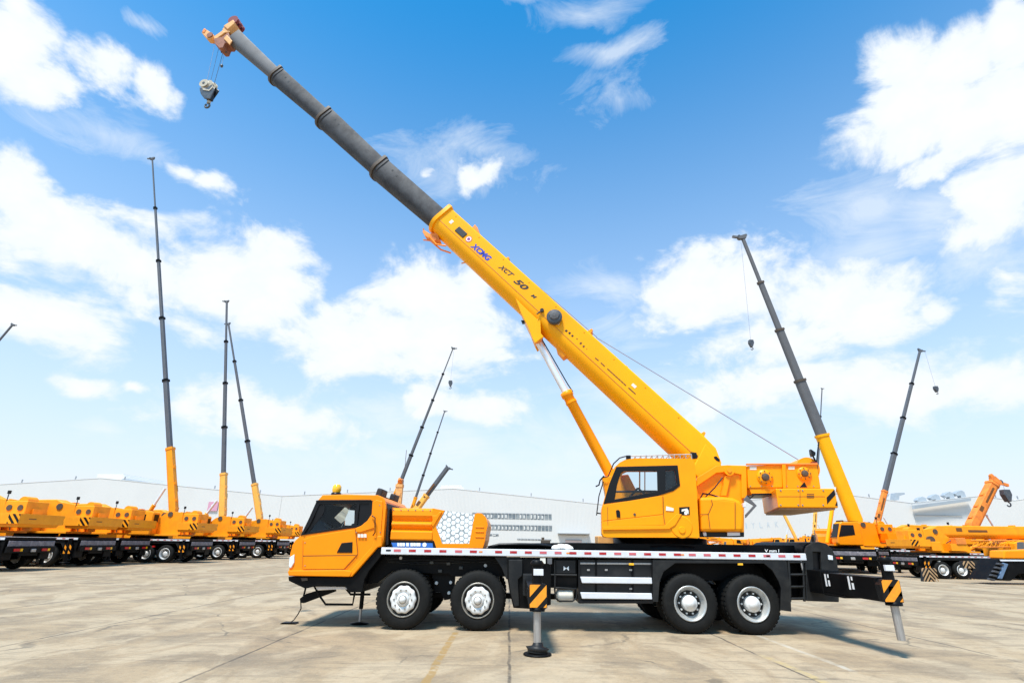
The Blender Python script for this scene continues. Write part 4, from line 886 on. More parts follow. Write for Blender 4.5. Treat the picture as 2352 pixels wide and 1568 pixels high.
g = S(); a = sl(W6(228, 1385), 0); pts = [(a[0]+.02, 0, a[1]+.16), (a[0]+.05, 0, a[1]+.09)]+[(a[0]+.085*math.cos(t), 0, a[1]+.085*math.sin(t)) for t in [rad(70-k*31) for k in range(11)]]
g.pipe(pts, .034, 'hook_dark', 10); g.lathe((a[0]+.02, 0, a[1]+.1), (0, 0, 1), [(.06, 0), (.06, .1)], 'hook_tan', 14); g.build('hook', hk)
# luffing cylinder
def sp(p, y=0): q = sl(p, y); return Vector((q[0], y, q[1]))
c_top = sp(Z7(120, 368)); c_mid = sp(Z7(350, 790)); c_bot = sp((1412, 1108))
ax = (c_top-c_bot).normalized(); c_mid = c_bot+ax*((c_mid-c_bot).dot(ax))
g = S(); L_ = (c_mid-c_bot).length
g.lathe(c_bot, ax, [(.13, 0), (.13, L_-.12), (.155, L_-.1), (.155, L_+.02), (.12, L_+.03)], 'cab_yellow', 28); g.lathe(c_bot, ax, [(.145, L_-.3), (.145, L_-.24)], 'cab_yellow', 28)
lc = g.build('luffing_cylinder', ROOT)
g = S(); g.tube(c_mid, c_top, .095, 'chrome', 24); g.build('rod', lc)
g = S(); px_ = ax.cross(Vector((0, 1, 0))).normalized(); px_ = px_ if px_.x > 0 else -px_
g.pipe([c_mid+px_*.16-ax*.05, c_mid+px_*.14+ax*.2, c_top+px_*.11-ax*.02], .014, 'stripe_black', 8); g.build('pipe', lc)
g = S(); g.tube(c_top-Vector((0, .26, 0))-ax*.02, c_top+Vector((0, .26, 0))-ax*.02, .11, 'cab_yellow', 20); g.tube(c_bot-Vector((0, .4, 0)), c_bot+Vector((0, .4, 0)), .13, 'cab_yellow', 20); g.build('pin', lc)
g = S(); g.prism([(c_bot.x-.3, c_bot.z+.1), (c_bot.x+.3, c_bot.z+.15), (c_bot.x+.9, 1.75), (c_bot.x-.1, 1.75)], -.35, .35, 'cab_yellow'); g.build('cylinder_support', ROOT, .02)
# winch rope
g = S(); a = sp((1370, 775)); b_ = sp((1838, 1058)); g.pipe([a, b_], .011, 'cable_grey', 6); 
g.v += []; g.build('winch_rope', ROOT)
g = B(); s_, n_ = sn((1370, 775), 0); g.pipe([(s_, 0, .14), (LY, 0, .03)], .01, 'cable_grey', 6); g.build('winch_rope', ROOT)

# bundle lying on the deck
c0 = at(Z2(770, 262), .15); w = MB(); random.seed(3)
for k, (u, v, r_) in enumerate(((712, 262, .085), (760, 258, .1), (810, 262, .1), (842, 268, .075), (735, 275, .07), (790, 275, .08))):
    q = at(Z2(u, v+8), .15+.05*(k % 3)); w.ball((q.x, q.y, q.z), r_, 'white_cloth', 1.3, 1, .8)
wb = w.build('cloth_bundle'); wb.location = (0, 0, 0); tag(wb, 'crumpled white cloth bundle lying on the foreground crane deck left of its operator cab', 'cloth bundle')

# ================================================================== OTHER CRANES (one kind, built once per pose)
CACHE = {}
GN = 0
def gpart(name, parent, mb, key=None, bevel=0.):
    """link one mesh object in the crane's own coordinates; carrier meshes are shared between cranes"""
    if key is not None and key in CACHE: me = CACHE[key]
    else:
        me = mb().mesh(name)
        if key is not None: CACHE[key] = me
    o = bpy.data.objects.new(name, me); COL.objects.link(o); o.parent = parent
    if bevel:
        b = o.modifiers.new('bevel', 'BEVEL'); b.width = bevel; b.segments = 1; b.limit_method = 'ANGLE'; b.angle_limit = rad(35)
    return o
SLEW = -1.96
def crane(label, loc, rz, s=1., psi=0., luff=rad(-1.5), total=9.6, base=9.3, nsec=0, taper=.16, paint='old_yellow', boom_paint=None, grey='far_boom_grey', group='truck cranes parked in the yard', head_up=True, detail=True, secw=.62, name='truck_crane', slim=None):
    r = empty(name, loc, label, 'truck crane', group, rz); r.scale = (s, s, s); LOCAL[r.name] = 'local_root'
    bp_ = boom_paint or paint
    def frame():
        g = MB(); g.box(-5.3, 3.4, -.5, .5, .62, 1.25, 'chassis_black'); g.box(-5.3, 3.3, -1.33, 1.33, 1.27, 1.4, 'chassis_black')
        for sy in (-1, 1):
            y0, y1 = sorted((sy*.75, sy*1.3))
            g.box(-1.75, -.1, y0, y1, .5, 1.24, 'fender_grey'); g.box(-5.2, -4.55, y0, y1, .45, 1.26, 'chassis_black'); g.box(-.05, .55, y0, y1, .5, 1.26, 'chassis_black')
            g.prism([(-4.6, 1.26), (-4.6, .8), (-4.35, 1.12), (-2.05, 1.12), (-1.8, .8), (-1.8, 1.26)], y0, y1, 'fender_grey')
            g.prism([(.6, 1.26), (.75, .95), (1.0, 1.14), (3.5, 1.14), (3.6, 1.26)], y0, y1, 'fender_grey')
            g.box(-1.7, -.15, *sorted((sy*1.3, sy*1.34)), .68, .76, 'white_paint')
        for x in (-3.8, -2.6, 1.57, 3.0): g.tube((x, -1.1, .53), (x, 1.1, .53), .12, 'chassis_black', 8)
        g.box(-3.9, -2.4, -.7, .7, .5, .75, 'engine_grey'); g.box(-1.4, -.4, -.6, .6, .45, .62, 'engine_grey')
        return g
    gpart('carrier_frame', r, frame, 'frame', .02)
    def rail():
        g = MB()
        for sy in (-1, 1):
            y0, y1 = sorted((sy*1.335, sy*1.36)); g.box(-5.2, 3.2, y0, y1, 1.29, 1.385, 'white_paint')
            for k in range(20): g.box(-5.0+k*.42, -4.85+k*.42, *sorted((sy*1.361, sy*1.366)), 1.32, 1.36, 'tape_red')
        return g
    gpart('deck_rail', r, rail, 'rail')
    def tyre():
        g = MB(); g.lathe((0, 0, 0), (0, -1, 0), [(.33, -.14), (.47, -.15), (.52, -.1), (.53, -.05), (.53, .05), (.52, .1), (.47, .15), (.33, .14)], 'rubber', 26, cap0=False, cap1=False); return g
    def rim():
        g = MB(); g.lathe((0, 0, 0), (0, -1, 0), [(.33, .14), (.31, .16), (.28, .06), (.26, -.02)], 'rim_silver', 22, cap0=False, cap1=False); g.lathe((0, 0, 0), (0, -1, 0), [(.26, -.02), (0, -.02)], 'rim_grey', 16, cap0=False, cap1=False); g.lathe((0, 0, 0), (0, -1, 0), [(.15, -.02), (.14, .1), (.08, .12), (0, .12)], 'rim_silver', 14, cap0=False); return g
    for x in (-3.8, -2.6, 1.57, 3.0):
        for sy in (-1, 1):
            w = gpart('wheel', r, tyre, 'tyre'); w.location = (x, sy*1.16, .53); w.rotation_euler = (0, 0, 0 if sy < 0 else PI)
            gpart('rim', w, rim, 'rim')
    # rear end
    def rear():
        g = MB(); g.box(-5.42, -5.3, -1.3, 1.3, .75, 1.0, 'chassis_black'); g.box(-5.36, -5.3, -1.25, 1.25, 1.02, 1.25, 'engine_grey'); g.box(-5.5, -5.42, -.12, .12, .78, .92, 'steel'); return g
    ro = gpart('rear_bumper', r, rear, 'rear', .015)
    def tl(sy):
        def f():
            g = MB(); g.box(-5.45, -5.42, sy*.75-.05, sy*.75+.25, .82, .93, 'red_lens'); g.box(-5.45, -5.42, sy*.75-.2, sy*.75-.08, .82, .93, 'amber_lens'); return g
        return f
    for sy in (-1, 1): gpart('tail_lamp', ro, tl(sy), 'tl%d' % sy)
    # outrigger ends with chevrons
    def orig(x, sy):
        def f():
            g = MB(); y0, y1 = sorted((sy*1.3, sy*1.42)); g.box(x-.18, x+.18, y0, y1, .62, 1.08, 'stripe_black'); g.tube((x, sy*1.36, .25), (x, sy*1.36, 1.35), .1, 'chassis_black', 10); g.lathe((x, sy*1.36, .22), (0, 0, 1), [(.22, 0), (.2, .04)], 'chassis_black', 14)
            for p in bands(0, .34, 0, .42, 1.05, .27, .55, -.1): g.prism([(x-.17+u, .64+v) for u, v in p], sy*1.424, sy*1.43, 'stripe_yellow')
            return g
        return f
    for x in (-4.88, .25):
        for sy in (-1, 1): gpart('outrigger', r, orig(x, sy), 'or%s%d' % (x, sy))
    # driver cab
    def dcab():
        g = MB(); g.prism([(3.45, .85), (5.05, .85), (5.22, 1.0), (5.18, 1.75), (5.05, 1.95), (4.72, 2.72), (4.6, 2.8), (3.6, 2.8), (3.45, 2.7)], -1.25, 1.25, paint); return g
    dc_ = gpart('driver_cab', r, dcab, 'dcab'+paint, .04)
    for sy in (-1, 1):
        def dwin(sy=sy): g = MB(); g.prism([(4.02, 2.65), (4.68, 2.65), (4.98, 1.95), (3.95, 2.02)], *sorted((sy*1.251, sy*1.262)), 'stripe_black'); return g
        gpart('side_window', dc_, dwin, 'dwin%d' % sy)
    def dws():
        g = MB(); g.prism([(5.06, 1.98), (5.075, 1.98), (4.77, 2.66), (4.755, 2.66)], -1.1, 1.1, 'stripe_black'); return g
    gpart('windscreen', dc_, dws, 'dws')
    def bump():
        g = MB(); g.prism([(3.5, .84), (5.25, .84), (5.22, .6), (4.9, .5), (3.9, .5)], -1.28, 1.28, 'chassis_black'); return g
    gpart('front_bumper', r, bump, 'bump', .03)
    def ecov():
        g = MB(); g.prism([(1.2, 1.41), (3.3, 1.41), (3.3, 2.45), (1.9, 2.4), (1.3, 2.2)], -1.28, 1.28, paint); g.prism([(1.25, 1.5), (1.8, 1.5), (1.95, 2.3), (1.5, 2.3)], -1.29, -1.281, 'boom_grey_light'); return g
    gpart('engine_cover', r, ecov, 'ecov'+paint, .06)
    # superstructure, slewed by psi
    cp_, sp_ = math.cos(psi), math.sin(psi)
    tf = lambda x, y, z: Vector((SLEW+x*cp_-y*sp_, x*sp_+y*cp_, z))
    G = lambda: MB(tf)
    k0 = 'p%.3f%s' % (psi, paint)
    def tur(): g = MB(); g.lathe((SLEW, 0, 1.4), (0, 0, 1), [(.95, 0), (.9, .2)], 'chassis_black', 20); return g
    gpart('turntable', r, tur, 'tur')
    def sup():
        g = G()
        for y0, y1 in ((-.52, -.42), (.42, .52)): g.prism([(.9, 1.6), (.9, 1.95), (-.1, 2.3), (-.8, 2.9), (-1.3, 3.1), (-2.0, 3.0), (-2.1, 1.65)], y0, y1, paint)
        g.box(-2.2, 1.2, -.9, .9, 1.58, 1.68, paint)
        g.prism([(-.9, 1.7), (.2, 1.7), (.2, 2.1), (-.9, 2.15)], -1.2, -.5, paint)
        for k in range(5): g.pipe([(-.8+k*.25, -.6-.05*k, 2.1), (-.5+k*.2, -.8, 2.35+.03*k), (.1+k*.12, -.6, 2.1)], .035, 'stripe_black', 6)
        g.lathe((-1.2, -.56, 2.9), (0, 1, 0), [(.16, 0), (.16, 1.12)], 'collar_brown', 14)
        return g
    gpart('slewing_frame', r, sup, 'sup'+k0, .03)
    if not nsec:
        def jib():
            g = MB(); z0, z1 = 1.95, 2.35
            for (y, z) in ((.62, z0), (.62, z1), (.95, z0), (.95, z1)): g.pipe([(-1.0, y*js, z), (5.6, y*js, z+.12)], .035, 'rusty_orange', 5)
            for k in range(11):
                xa = -1.0+.6*k; dzz = .12*k/11
                for y in (.62, .95): g.pipe([(xa, y*js, z0+dzz), (xa+.3, y*js, z1+dzz), (xa+.6, y*js, z0+dzz)], .02, 'old_yellow', 4)
            return g
        js = -1
        gpart('stowed_jib', r, jib, 'jib')
    def hoses():
        g = G(); rr = random.Random(4)
        for k in range(9):
            x = -1.9+.2*k; y = rr.uniform(-.5, .45); g.pipe([(x, y, 1.7), (x+.1, y+.1, 2.2+.3*rr.random()), (x+.45, y-.1, 2.3), (x+.6, y, 1.9)], .03, rr.choice(['stripe_black', 'collar_brown']), 5)
        return g
    def tbx(): g = G(); g.box(-2.15, -1.5, -1.2, -.6, 1.68, 2.25, paint); return g
    gpart('tool_box', r, tbx, 'tbx'+k0, .02)
    def vbx(): g = G(); g.box(-.5, .15, -1.25, -.65, 2.1, 2.5, 'rusty_orange'); return g
    gpart('valve_box', r, vbx, 'vbx'+k0, .02)
    def rel(): g = G(); g.lathe((-1.7, -.7, 2.35), (0, 1, 0), [(.25, 0), (.25, .25)], 'collar_brown', 14); return g
    gpart('hose_reel', r, rel, 'rel'+k0)
    def ane(): g = G(); g.pipe([(-2.1, .6, 2.9), (-2.1, .6, 3.3)], .02, 'stripe_black', 4); g.box(-2.15, -2.05, .55, .65, 3.25, 3.4, 'stripe_black'); return g
    gpart('anemometer', r, ane, 'ane'+k0)
    gpart('hydraulic_hose', r, hoses, 'hos'+k0)
    rr = random.Random(9)
    for k in range(9):
        x = -4.8+k*.9; y = rr.choice((-1, -1, 1))*rr.uniform(1.1, 1.3); z = rr.uniform(.55, 1.1); q_ = rr.uniform(.06, .13); m_ = rr.choice(['engine_grey', 'steel', 'engine_grey', 'red_lens', 'cream'])
        def fit(x=x, y=y, z=z, q_=q_, m_=m_): g = MB(); g.box(x-q_, x+q_, y-.06, y+.06, z-q_*.6, z+q_*.6, m_); return g
        gpart('chassis_fitting', r, fit, 'fit%d' % k)
    for sy in (-1, 1):
        def under(sy=sy): g = MB(); g.lathe((-1.0, sy*1.1, .5), (1, 0, 0), [(.16, 0), (.17, .05), (.17, .7), (.16, .75)], 'engine_grey', 12); return g
        gpart('air_tank', r, under, 'und%d' % sy)
    def win_():
        g = G(); g.box(-3.1, -2.1, -.62, .62, 2.35, 2.95, paint); g.lathe((-2.6, -.3, 2.95), (0, 1, 0), [(.22, 0), (.22, .6)], paint, 16)
        for y in (-.64, .63): 
            for x in (-2.35, -2.85): g.lathe((x, y, 2.65), (0, 1, 0), [(.13, 0), (.13, .02)], 'collar_brown', 12)
        g.box(-2.3, -2.15, -.5, -.35, 2.95, 3.12, 'stripe_black')
        return g
    gpart('winch', r, win_, 'win'+k0, .02)
    def cwt():
        g = G(); g.prism([(-3.5, 1.95), (-2.2, 1.95), (-2.2, 2.38), (-3.5, 2.38), ], -1.25, 1.25, paint); g.prism([(-3.35, 1.82), (-2.25, 1.82), (-2.2, 1.95), (-3.45, 1.95)], -1.1, 1.1, paint); g.box(-3.2, -2.9, -.25, .3, 2.38, 2.62, paint)
        g.box(-3.508, -3.502, .35, .75, 2.15, 2.19, 'letter_brown'); return g
    cw_ = gpart('counterweight', r, cwt, 'cwt'+k0, .04)
    for sy in (-1, 1):
        def cst(sy=sy):
            g = G()
            for p in bands(0, .5, 0, .40, 1.1, .3, .45, -.3):
                if len(p) > 2: g.prism([(-3.5+u, 1.965+v) for u, v in p], *sorted((sy*1.252, sy*1.262)), 'stripe_black')
            return g
        gpart('warning_stripe', cw_, cst, 'cst%d' % sy+k0)
    def ocab():
        g = G(); g.prism([(-.55, 1.62), (1.0, 1.62), (1.08, 1.75), (1.05, 2.1), (.75, 2.95), (.6, 3.05), (-.45, 3.05), (-.55, 2.95)], .5, 1.25, paint); return g
    oc_ = gpart('operator_cab', r, ocab, 'ocab'+k0, .04)
    def owin():
        g = G(); g.prism([(-.1, 2.25), (.98, 2.12), (.68, 2.85), (-.1, 2.85)], 1.251, 1.262, 'stripe_black'); g.prism([(1.066, 2.1), (1.08, 2.1), (.79, 2.93), (.776, 2.93)], .56, 1.2, 'stripe_black'); g.box(-.565, -.552, .65, 1.1, 2.4, 2.85, 'stripe_black'); return g
    gpart('cab_window', oc_, owin, 'owin'+k0)
    def rrl(): g = G(); g.pipe([(-.5, 1.2, 3.06), (.55, 1.2, 3.1)], .02, 'stripe_black', 4); g.box(.45, .6, .6, 1.2, 3.05, 3.14, 'stripe_black'); return g
    gpart('roof_rail', oc_, rrl, 'rrl'+k0)
    # boom
    dxl = Vector((math.cos(luff), 0, math.sin(luff))); nxl = Vector((-dxl.z, 0, dxl.x)); pv = Vector((-1.1, 0, 2.9))
    def tbm(a, y, n_): p = pv+dxl*a+nxl*n_; return tf(p.x, y, p.z)
    def bbase():
        bk = slim or (.62 if nsec and secw < .5 else 1.)
        g = MB(tbm); loft(g, [(-.35, .1*bk, -.3*bk), (.3, .38*bk, -.45*bk), (base, .38*bk, -.4*bk)], .34*bk, bp_, .6); loft(g, [(base-.1, .43*bk, -.45*bk), (base+.06, .43*bk, -.45*bk)], .39*bk, bp_, .6)
        for k in range(3): g.box(base*(.2+.25*k)-.08, base*(.2+.25*k)+.08, -.2*bk, .2*bk, .36*bk, .46*bk, bp_)
        g.box(1.5, 1.9, -.352*bk, -.345*bk, .02, .25, 'letter_brown'); g.box(2.3, 3.6, -.352*bk, -.345*bk, -.02, .12, 'letter_brown')
        return g
    bb_ = gpart('boom_base', r, bbase)
    if nsec:
        for k in range(nsec):
            a0 = base+(total-base)*k/nsec; a1 = base+(total-base)*(k+1)/nsec; w = secw*(1-taper*k)/2; hh = w*1.15
            def bs(a0=a0, a1=a1, w=w, hh=hh, k=k):
                g = MB(tbm); loft(g, [(a0-.05, hh-.03, -hh), (a1, hh-.03, -hh)], w, grey, .55)
                if k < nsec-1: loft(g, [(a1-.08, hh+.02, -hh-.06), (a1+.08, hh+.02, -hh-.06)], w+.05, 'collar_brown' if grey != 'far_boom_grey' else 'chassis_black', .55)
                return g
            gpart('boom_section', r, bs)
    def hd():
        q = total; c = 'rusty_orange' if not nsec else grey; hk_ = (secw/.62)*(.8 if nsec else 1.)*(slim or 1.)
        def tbh(a, y, n_): return tbm(q+(a-q)*hk_, y*hk_, n_*hk_)
        g = MB(tbh)
        g.prism([(q-.05, .3), (q+.2, .42), (q+.38, .25), (q+.3, -.3), (q+.1, -.55), (q-.05, -.35)], -.2, .2, c)
        g.prism([(q, .3), (q+.25, .55), (q+.45, .5), (q+.4, .25)], -.12, .12, c)
        g.prism([(q+.1, -.4), (q+.3, -.3), (q+.55, -.95), (q+.35, -1.05)], -.1, .1, c)
        return g
    hd_ = gpart('boom_head', r, hd)
    def shv():
        g = MB(tbm); hk_ = (secw/.62)*(.8 if nsec else 1.)*(slim or 1.)
        for y in (-.13, .05): g.lathe((total+.25*hk_, y*hk_, -.35*hk_), (0, 1, 0), [(.2*hk_, 0), (.16*hk_, .02), (.16*hk_, .06), (.2*hk_, .08)], 'hook_dark', 12)
        return g
    gpart('sheave', hd_, shv)
    # luffing cylinder
    c1 = pv+dxl*min(base*.42, 3.9)-nxl*.45; c0 = Vector((1.1, 0, 1.75)); md = c0+(c1-c0)*(.62 if luff > .3 else .9)
    def cyl():
        g = G()
        for y in (0,): g.tube((c0.x, y, c0.z), (md.x, y, md.z), .13, bp_, 12)
        return g
    cy = gpart('luffing_cylinder', r, cyl)
    def rod_(): g = G(); g.tube(tuple(md), tuple(c1), .085, 'chrome', 10); return g
    gpart('rod', cy, rod_)
    for sy in (-1, 1):
        def mir(sy=sy):
            g = MB(); g.pipe([(4.7, sy*1.25, 2.5), (5.3, sy*1.4, 2.45), (5.32, sy*1.42, 2.2)], .02, 'stripe_black', 5); g.box(5.28, 5.34, *sorted((sy*1.32, sy*1.5)), 1.85, 2.25, 'stripe_black')
            return g
        gpart('mirror', r, mir, 'mir%d' % sy)
    return r, tbm
def from_px(label, tip, col, Y, rz, s=1.05, **k):
    """a crane whose boom runs in the plane at distance Y from the camera through two sighted points"""
    Y -= D
    a = at(tip, Y); b = at(col, Y); d = (a-b).normalized(); zp = 2.9*s
    pv = b+d*((zp-b.z)/d.z); sg = 1 if d.x > 0 else -1
    L_ = (a-pv).length/s; bl = (b-pv).length/s
    luff = math.atan2(d.z, abs(d.x)); bd = 0 if sg > 0 else PI
    sx = pv.x+sg*1.1*s
    R_ = Matrix.Rotation(rz, 3, 'Z'); off = R_ @ Vector((SLEW*s, 0, 0))
    loc = Vector((sx, Y, 0))-off
    print(label[:40], 'L', round(L_, 1), 'base', round(bl, 1), 'loc', [round(q, 1) for q in loc])
    return crane(label, loc, rz, s, bd-rz, luff, L_, bl, **k)
def hook(label, top_px, Y, len_, s, name='hook_block', rope_to=None, group='small hook blocks hanging from the far cranes'):
    Y -= D
    p = at(top_px, Y); r = empty(name, p, label, 'hook block', group)
    g = MB(); g.prism([(p.x-.16*s, p.z), (p.x+.16*s, p.z), (p.x+.2*s, p.z-.25*s), (p.x+.06*s, p.z-.6*s), (p.x-.06*s, p.z-.6*s), (p.x-.2*s, p.z-.25*s)], Y-.15*s, Y+.15*s, 'hook_dark'); g.build('block_body', r, .02*s)
    q = (p.x, Y, p.z-.72*s); g = MB(); g.pipe([(q[0], Y, q[2]+.15*s)]+[(q[0]+.1*s*math.cos(t), Y, q[2]+.1*s*math.sin(t)) for t in [rad(80-k*30) for k in range(9)]], .035*s, 'hook_dark', 6); g.build('hook', r)
    if rope_to is not None:
        e = rope_to; g = MB(); g.pipe([p, e], .012, 'cable_grey', 5); g.build('rope', r)
    return r

def cornered(label, px, Y, s=1.03, **k):
    Y -= D; X = at((px, 1200), Y).x
    return crane(label, Vector((X-5.4*s, Y+1.3*s, 0)), PI, s, **k)
LG = 'truck cranes parked in a row on the left'
cornered('nearest yellow truck crane in the left row, cut off by the left edge', 36, 26.8, s=1.08, group=LG)
cornered('yellow truck crane with lowered boom, second from the left edge in the parked row', 200, 31.6, s=1.1, group=LG)
cornered('yellow truck crane with lowered boom, third from the left edge in the parked row', 292, 35.1, s=1.1, group=LG)
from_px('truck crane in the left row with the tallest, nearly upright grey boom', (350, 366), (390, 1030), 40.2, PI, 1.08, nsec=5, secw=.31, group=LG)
cornered('yellow truck crane with lowered boom, standing just right of the tallest left boom', 433, 42., s=1.1, group=LG)
from_px('truck crane in the left row with upright thin boom, left of the two booms meeting', (521, 694), (513, 1088), 47, PI, 1.08, nsec=4, boom_paint='pale_yellow', secw=.30, group=LG)
from_px('truck crane in the left row whose thin boom leans left to meet its upright neighbour', (525, 745), (584, 1112), 52, PI, 1.08, nsec=4, boom_paint='pale_yellow', secw=.30, group=LG)
cornered('yellow truck crane with lowered boom just beyond the two meeting booms in the left row', 650, 57, group=LG)
cornered('farthest yellow truck crane of the left row, partly behind the foreground crane driver cab', 690, 63, group=LG)
from_px('truck crane past the left edge, only its slanting grey boom tip showing', (28, 747), (-120, 920), 50, PI/2, 1.08, nsec=4, secw=.30, group=LG)
CG = 'truck cranes behind the foreground crane'
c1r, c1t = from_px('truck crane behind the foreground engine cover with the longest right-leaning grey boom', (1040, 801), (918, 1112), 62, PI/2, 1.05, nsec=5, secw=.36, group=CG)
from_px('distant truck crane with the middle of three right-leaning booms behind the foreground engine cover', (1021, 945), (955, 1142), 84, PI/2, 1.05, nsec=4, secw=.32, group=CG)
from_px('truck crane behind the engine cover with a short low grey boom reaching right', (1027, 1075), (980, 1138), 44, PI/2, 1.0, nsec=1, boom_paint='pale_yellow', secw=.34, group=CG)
X4 = at((911, 1200), 31-D).x
crane('truck crane behind the driver cab with a short upright cream boom topped in rust brown', Vector((X4, 31-D+1.1-1.96*1.0+3.92, 0)), PI/2, 1.0, 0., rad(87.5), 1.75, 1.6, boom_paint='cream_orange', slim=.55, group=CG)
RG = 'truck cranes parked on the right'
r1, r1t = from_px('bright yellow truck crane with high left-leaning boom behind the foreground crane tail', (1706, 548), (1886, 1000), 41, rad(65), 1.08, nsec=4, grey='boom_grey_light', paint='yellow_paint', boom_paint='boom_yellow_lit', group=RG, secw=.6, taper=.2)
r4, r4t = from_px('truck crane with thin dark right-leaning boom between high yellow boom and stubby orange one', (2113, 806), (2033, 1128), 58, PI, 1.05, nsec=4, grey='far_boom_grey', boom_paint='rusty_orange', secw=.42, group=RG)
from_px('far truck crane with thin upright boom tip just right of the foreground crane tail', (1888, 893), (1874, 1160), 92, 0, 1.05, nsec=4, boom_paint='pale_yellow', secw=.3, group=RG)
from_px('far truck crane with pale boom leaning left, seen under the foreground counterweight', (1770, 1120), (1795, 1170), 104, 0, 1.0, nsec=2, boom_paint='pale_yellow', secw=.35, group=RG)
X = at((2139, 1225), 34-D).x
crane('orange truck crane with its boom lying flat toward the right edge of the photo', Vector((X+(1.1+1.96)*.88, 34-D, 0)), 0, .88, total=13, base=12.6, luff=rad(.3), paint='old_yellow', group=RG)
r6, r6t = from_px('truck crane with stubby rusty orange boom raised right, behind the flat-lying boom', (2284, 1106), (2281, 1112), 38.5, 0, .98, nsec=0, slim=.85, boom_paint='rusty_orange', group=RG)
for i, (px, lab, rz) in enumerate(((1640, 'distant yellow truck crane, left end of the far row above the foreground deck', 0), (1760, 'distant yellow truck crane, middle of the far row above the foreground deck', PI), (1880, 'distant yellow truck crane in the far row, just left of the raised yellow boom', 0), (2060, 'distant orange truck crane in the far row, just right of the raised yellow boom', 0))):
    Y = 108+i*1.5
    crane(lab, Vector((at((px, 1240), Y).x, Y, 0)), rz, 1.05, group='distant truck cranes in the far row', luff=rad(-3.5))
hook('tiny dark hook block under the longest right-leaning boom behind the foreground engine cover', (1035, 874), 61.2, 3, 1.2, rope_to=at((1042, 806), 61.2-D))
hook('small dark hook block on a line from the high left-leaning boom right of centre', (1724, 781), 40.4, 3, 1.0, rope_to=at((1702, 556), 40.4-D))
hook('tiny dark hook block hanging right of the thin dark boom at the right', (2148, 887), 57.2, 3, 1.1, rope_to=at((2124, 806), 57.2-D))
hook('dark hook block hanging beside the stubby rusty orange boom at the right', (2307, 1124), 38, 3, 1.35, rope_to=at((2304, 1112), 38-D))

for px, dist, rz, lab in ((2165, 47, 0, 'yellow truck crane with lowered boom behind the flat-boom crane, between the two right-hand raised booms'), (2340, 52, PI, 'yellow truck crane with lowered boom at the right edge, behind the stubby orange boom')):
    crane(lab, Vector((at((px, 1240), dist-D).x, dist-D, 0)), rz, 1.05, group=RG)
# machine at the right edge
Yr = 28.5-D
re_ = empty('truck_crane', at((2352, 1300), Yr), 'yellow and black truck crane at the right edge with slanted steps highlighted in blue', 'truck crane', RG)
q = lambda pts, y=Yr: [axz(W5(*p), y) for p in pts]
g = MB(); g.prism(q([(1790, 1050), (2900, 1010), (2900, 1170), (1785, 1160)]), Yr, Yr+.9, 'yellow_paint'); g.build('engine_cover', re_, .06)
g = MB(); g.prism(q([(1720, 1172), (2900, 1180), (2900, 1200), (1740, 1195)]), Yr-.02, Yr, 'white_paint'); g.build('deck_rail', re_)
g = MB(); g.prism(q([(1720, 1165), (2900, 1172), (2900, 1360), (2000, 1370), (1890, 1465), (1830, 1465), (1560, 1450), (1590, 1400)]), Yr+.03, Yr+1.2, 'chassis_black'); g.build('carrier_frame', re_, .02)
for k in range(5):
    v = 1215+k*52; u = 1690-k*30
    g = MB(); g.prism(q([(u, v), (u+70, v+18), (u+62, v+42), (u-14, v+24)]), Yr-.12, Yr+.05, 'boom_grey'); g.build('step', re_, .01)
g = MB(); g.prism(q([(1760, 1215), (1830, 1235), (1745, 1440), (1690, 1430)]), Yr-.08, Yr+.04, 'highlight_blue'); g.build('step_highlight', re_, .02)  # bar coloured blue to paint the highlight along the dark steps
for u in (1960,):
    g = MB(); c = at(W5(2230, 1380), Yr); g.lathe(c, (0, 1, 0), [(.3, .02), (.48, 0), (.53, .05), (.53, .28), (.4, .3)], 'rubber', 26); w_ = g.build('wheel', re_)
# rusty hazard boards by the parked crane
def board(pts, Y, lab, fn=W5):
    if Y is None: Y = gnd(fn(*pts[-1])).y
    q_ = [axz(fn(*p), Y) for p in pts]; r = MB(); r.prism(q_, Y, Y+.25, 'stripe_black')
    o = r.build('outrigger_board', None, .01)
    x0, x1 = min(p[0] for p in q_), max(p[0] for p in q_); z0, z1 = min(p[1] for p in q_), max(p[1] for p in q_)
    g = MB(); xm = (x0+x1)/2
    for p in bands(x0-xm, 0, z0, z1, 1.3, .24, .45, z0): g.prism([(xm+u, v) for u, v in p], Y-.012, Y-.003, 'wood_tan')
    for p in bands(0, x1-xm, z0, z1, -1.3, .24, .45, z0): g.prism([(xm+u, v) for u, v in p], Y-.012, Y-.003, 'wood_tan')
    g.build('chevron', o)
    tag(o, lab, 'hazard board'); return o
board([(690, 1290), (850, 1290), (850, 1475), (690, 1475)], None, 'black board with tan chevrons standing on the ground, leftmost of the three chevron boards')
board([(1100, 1310), (1370, 1310), (1370, 1440), (1110, 1440)], None, 'wide tan and black chevron board low on the ground left of the slanted steps')
board([(1225, 1195), (1370, 1195), (1370, 1290), (1235, 1290)], 17.0, 'small tan chevron board above the wide one left of the slanted steps')

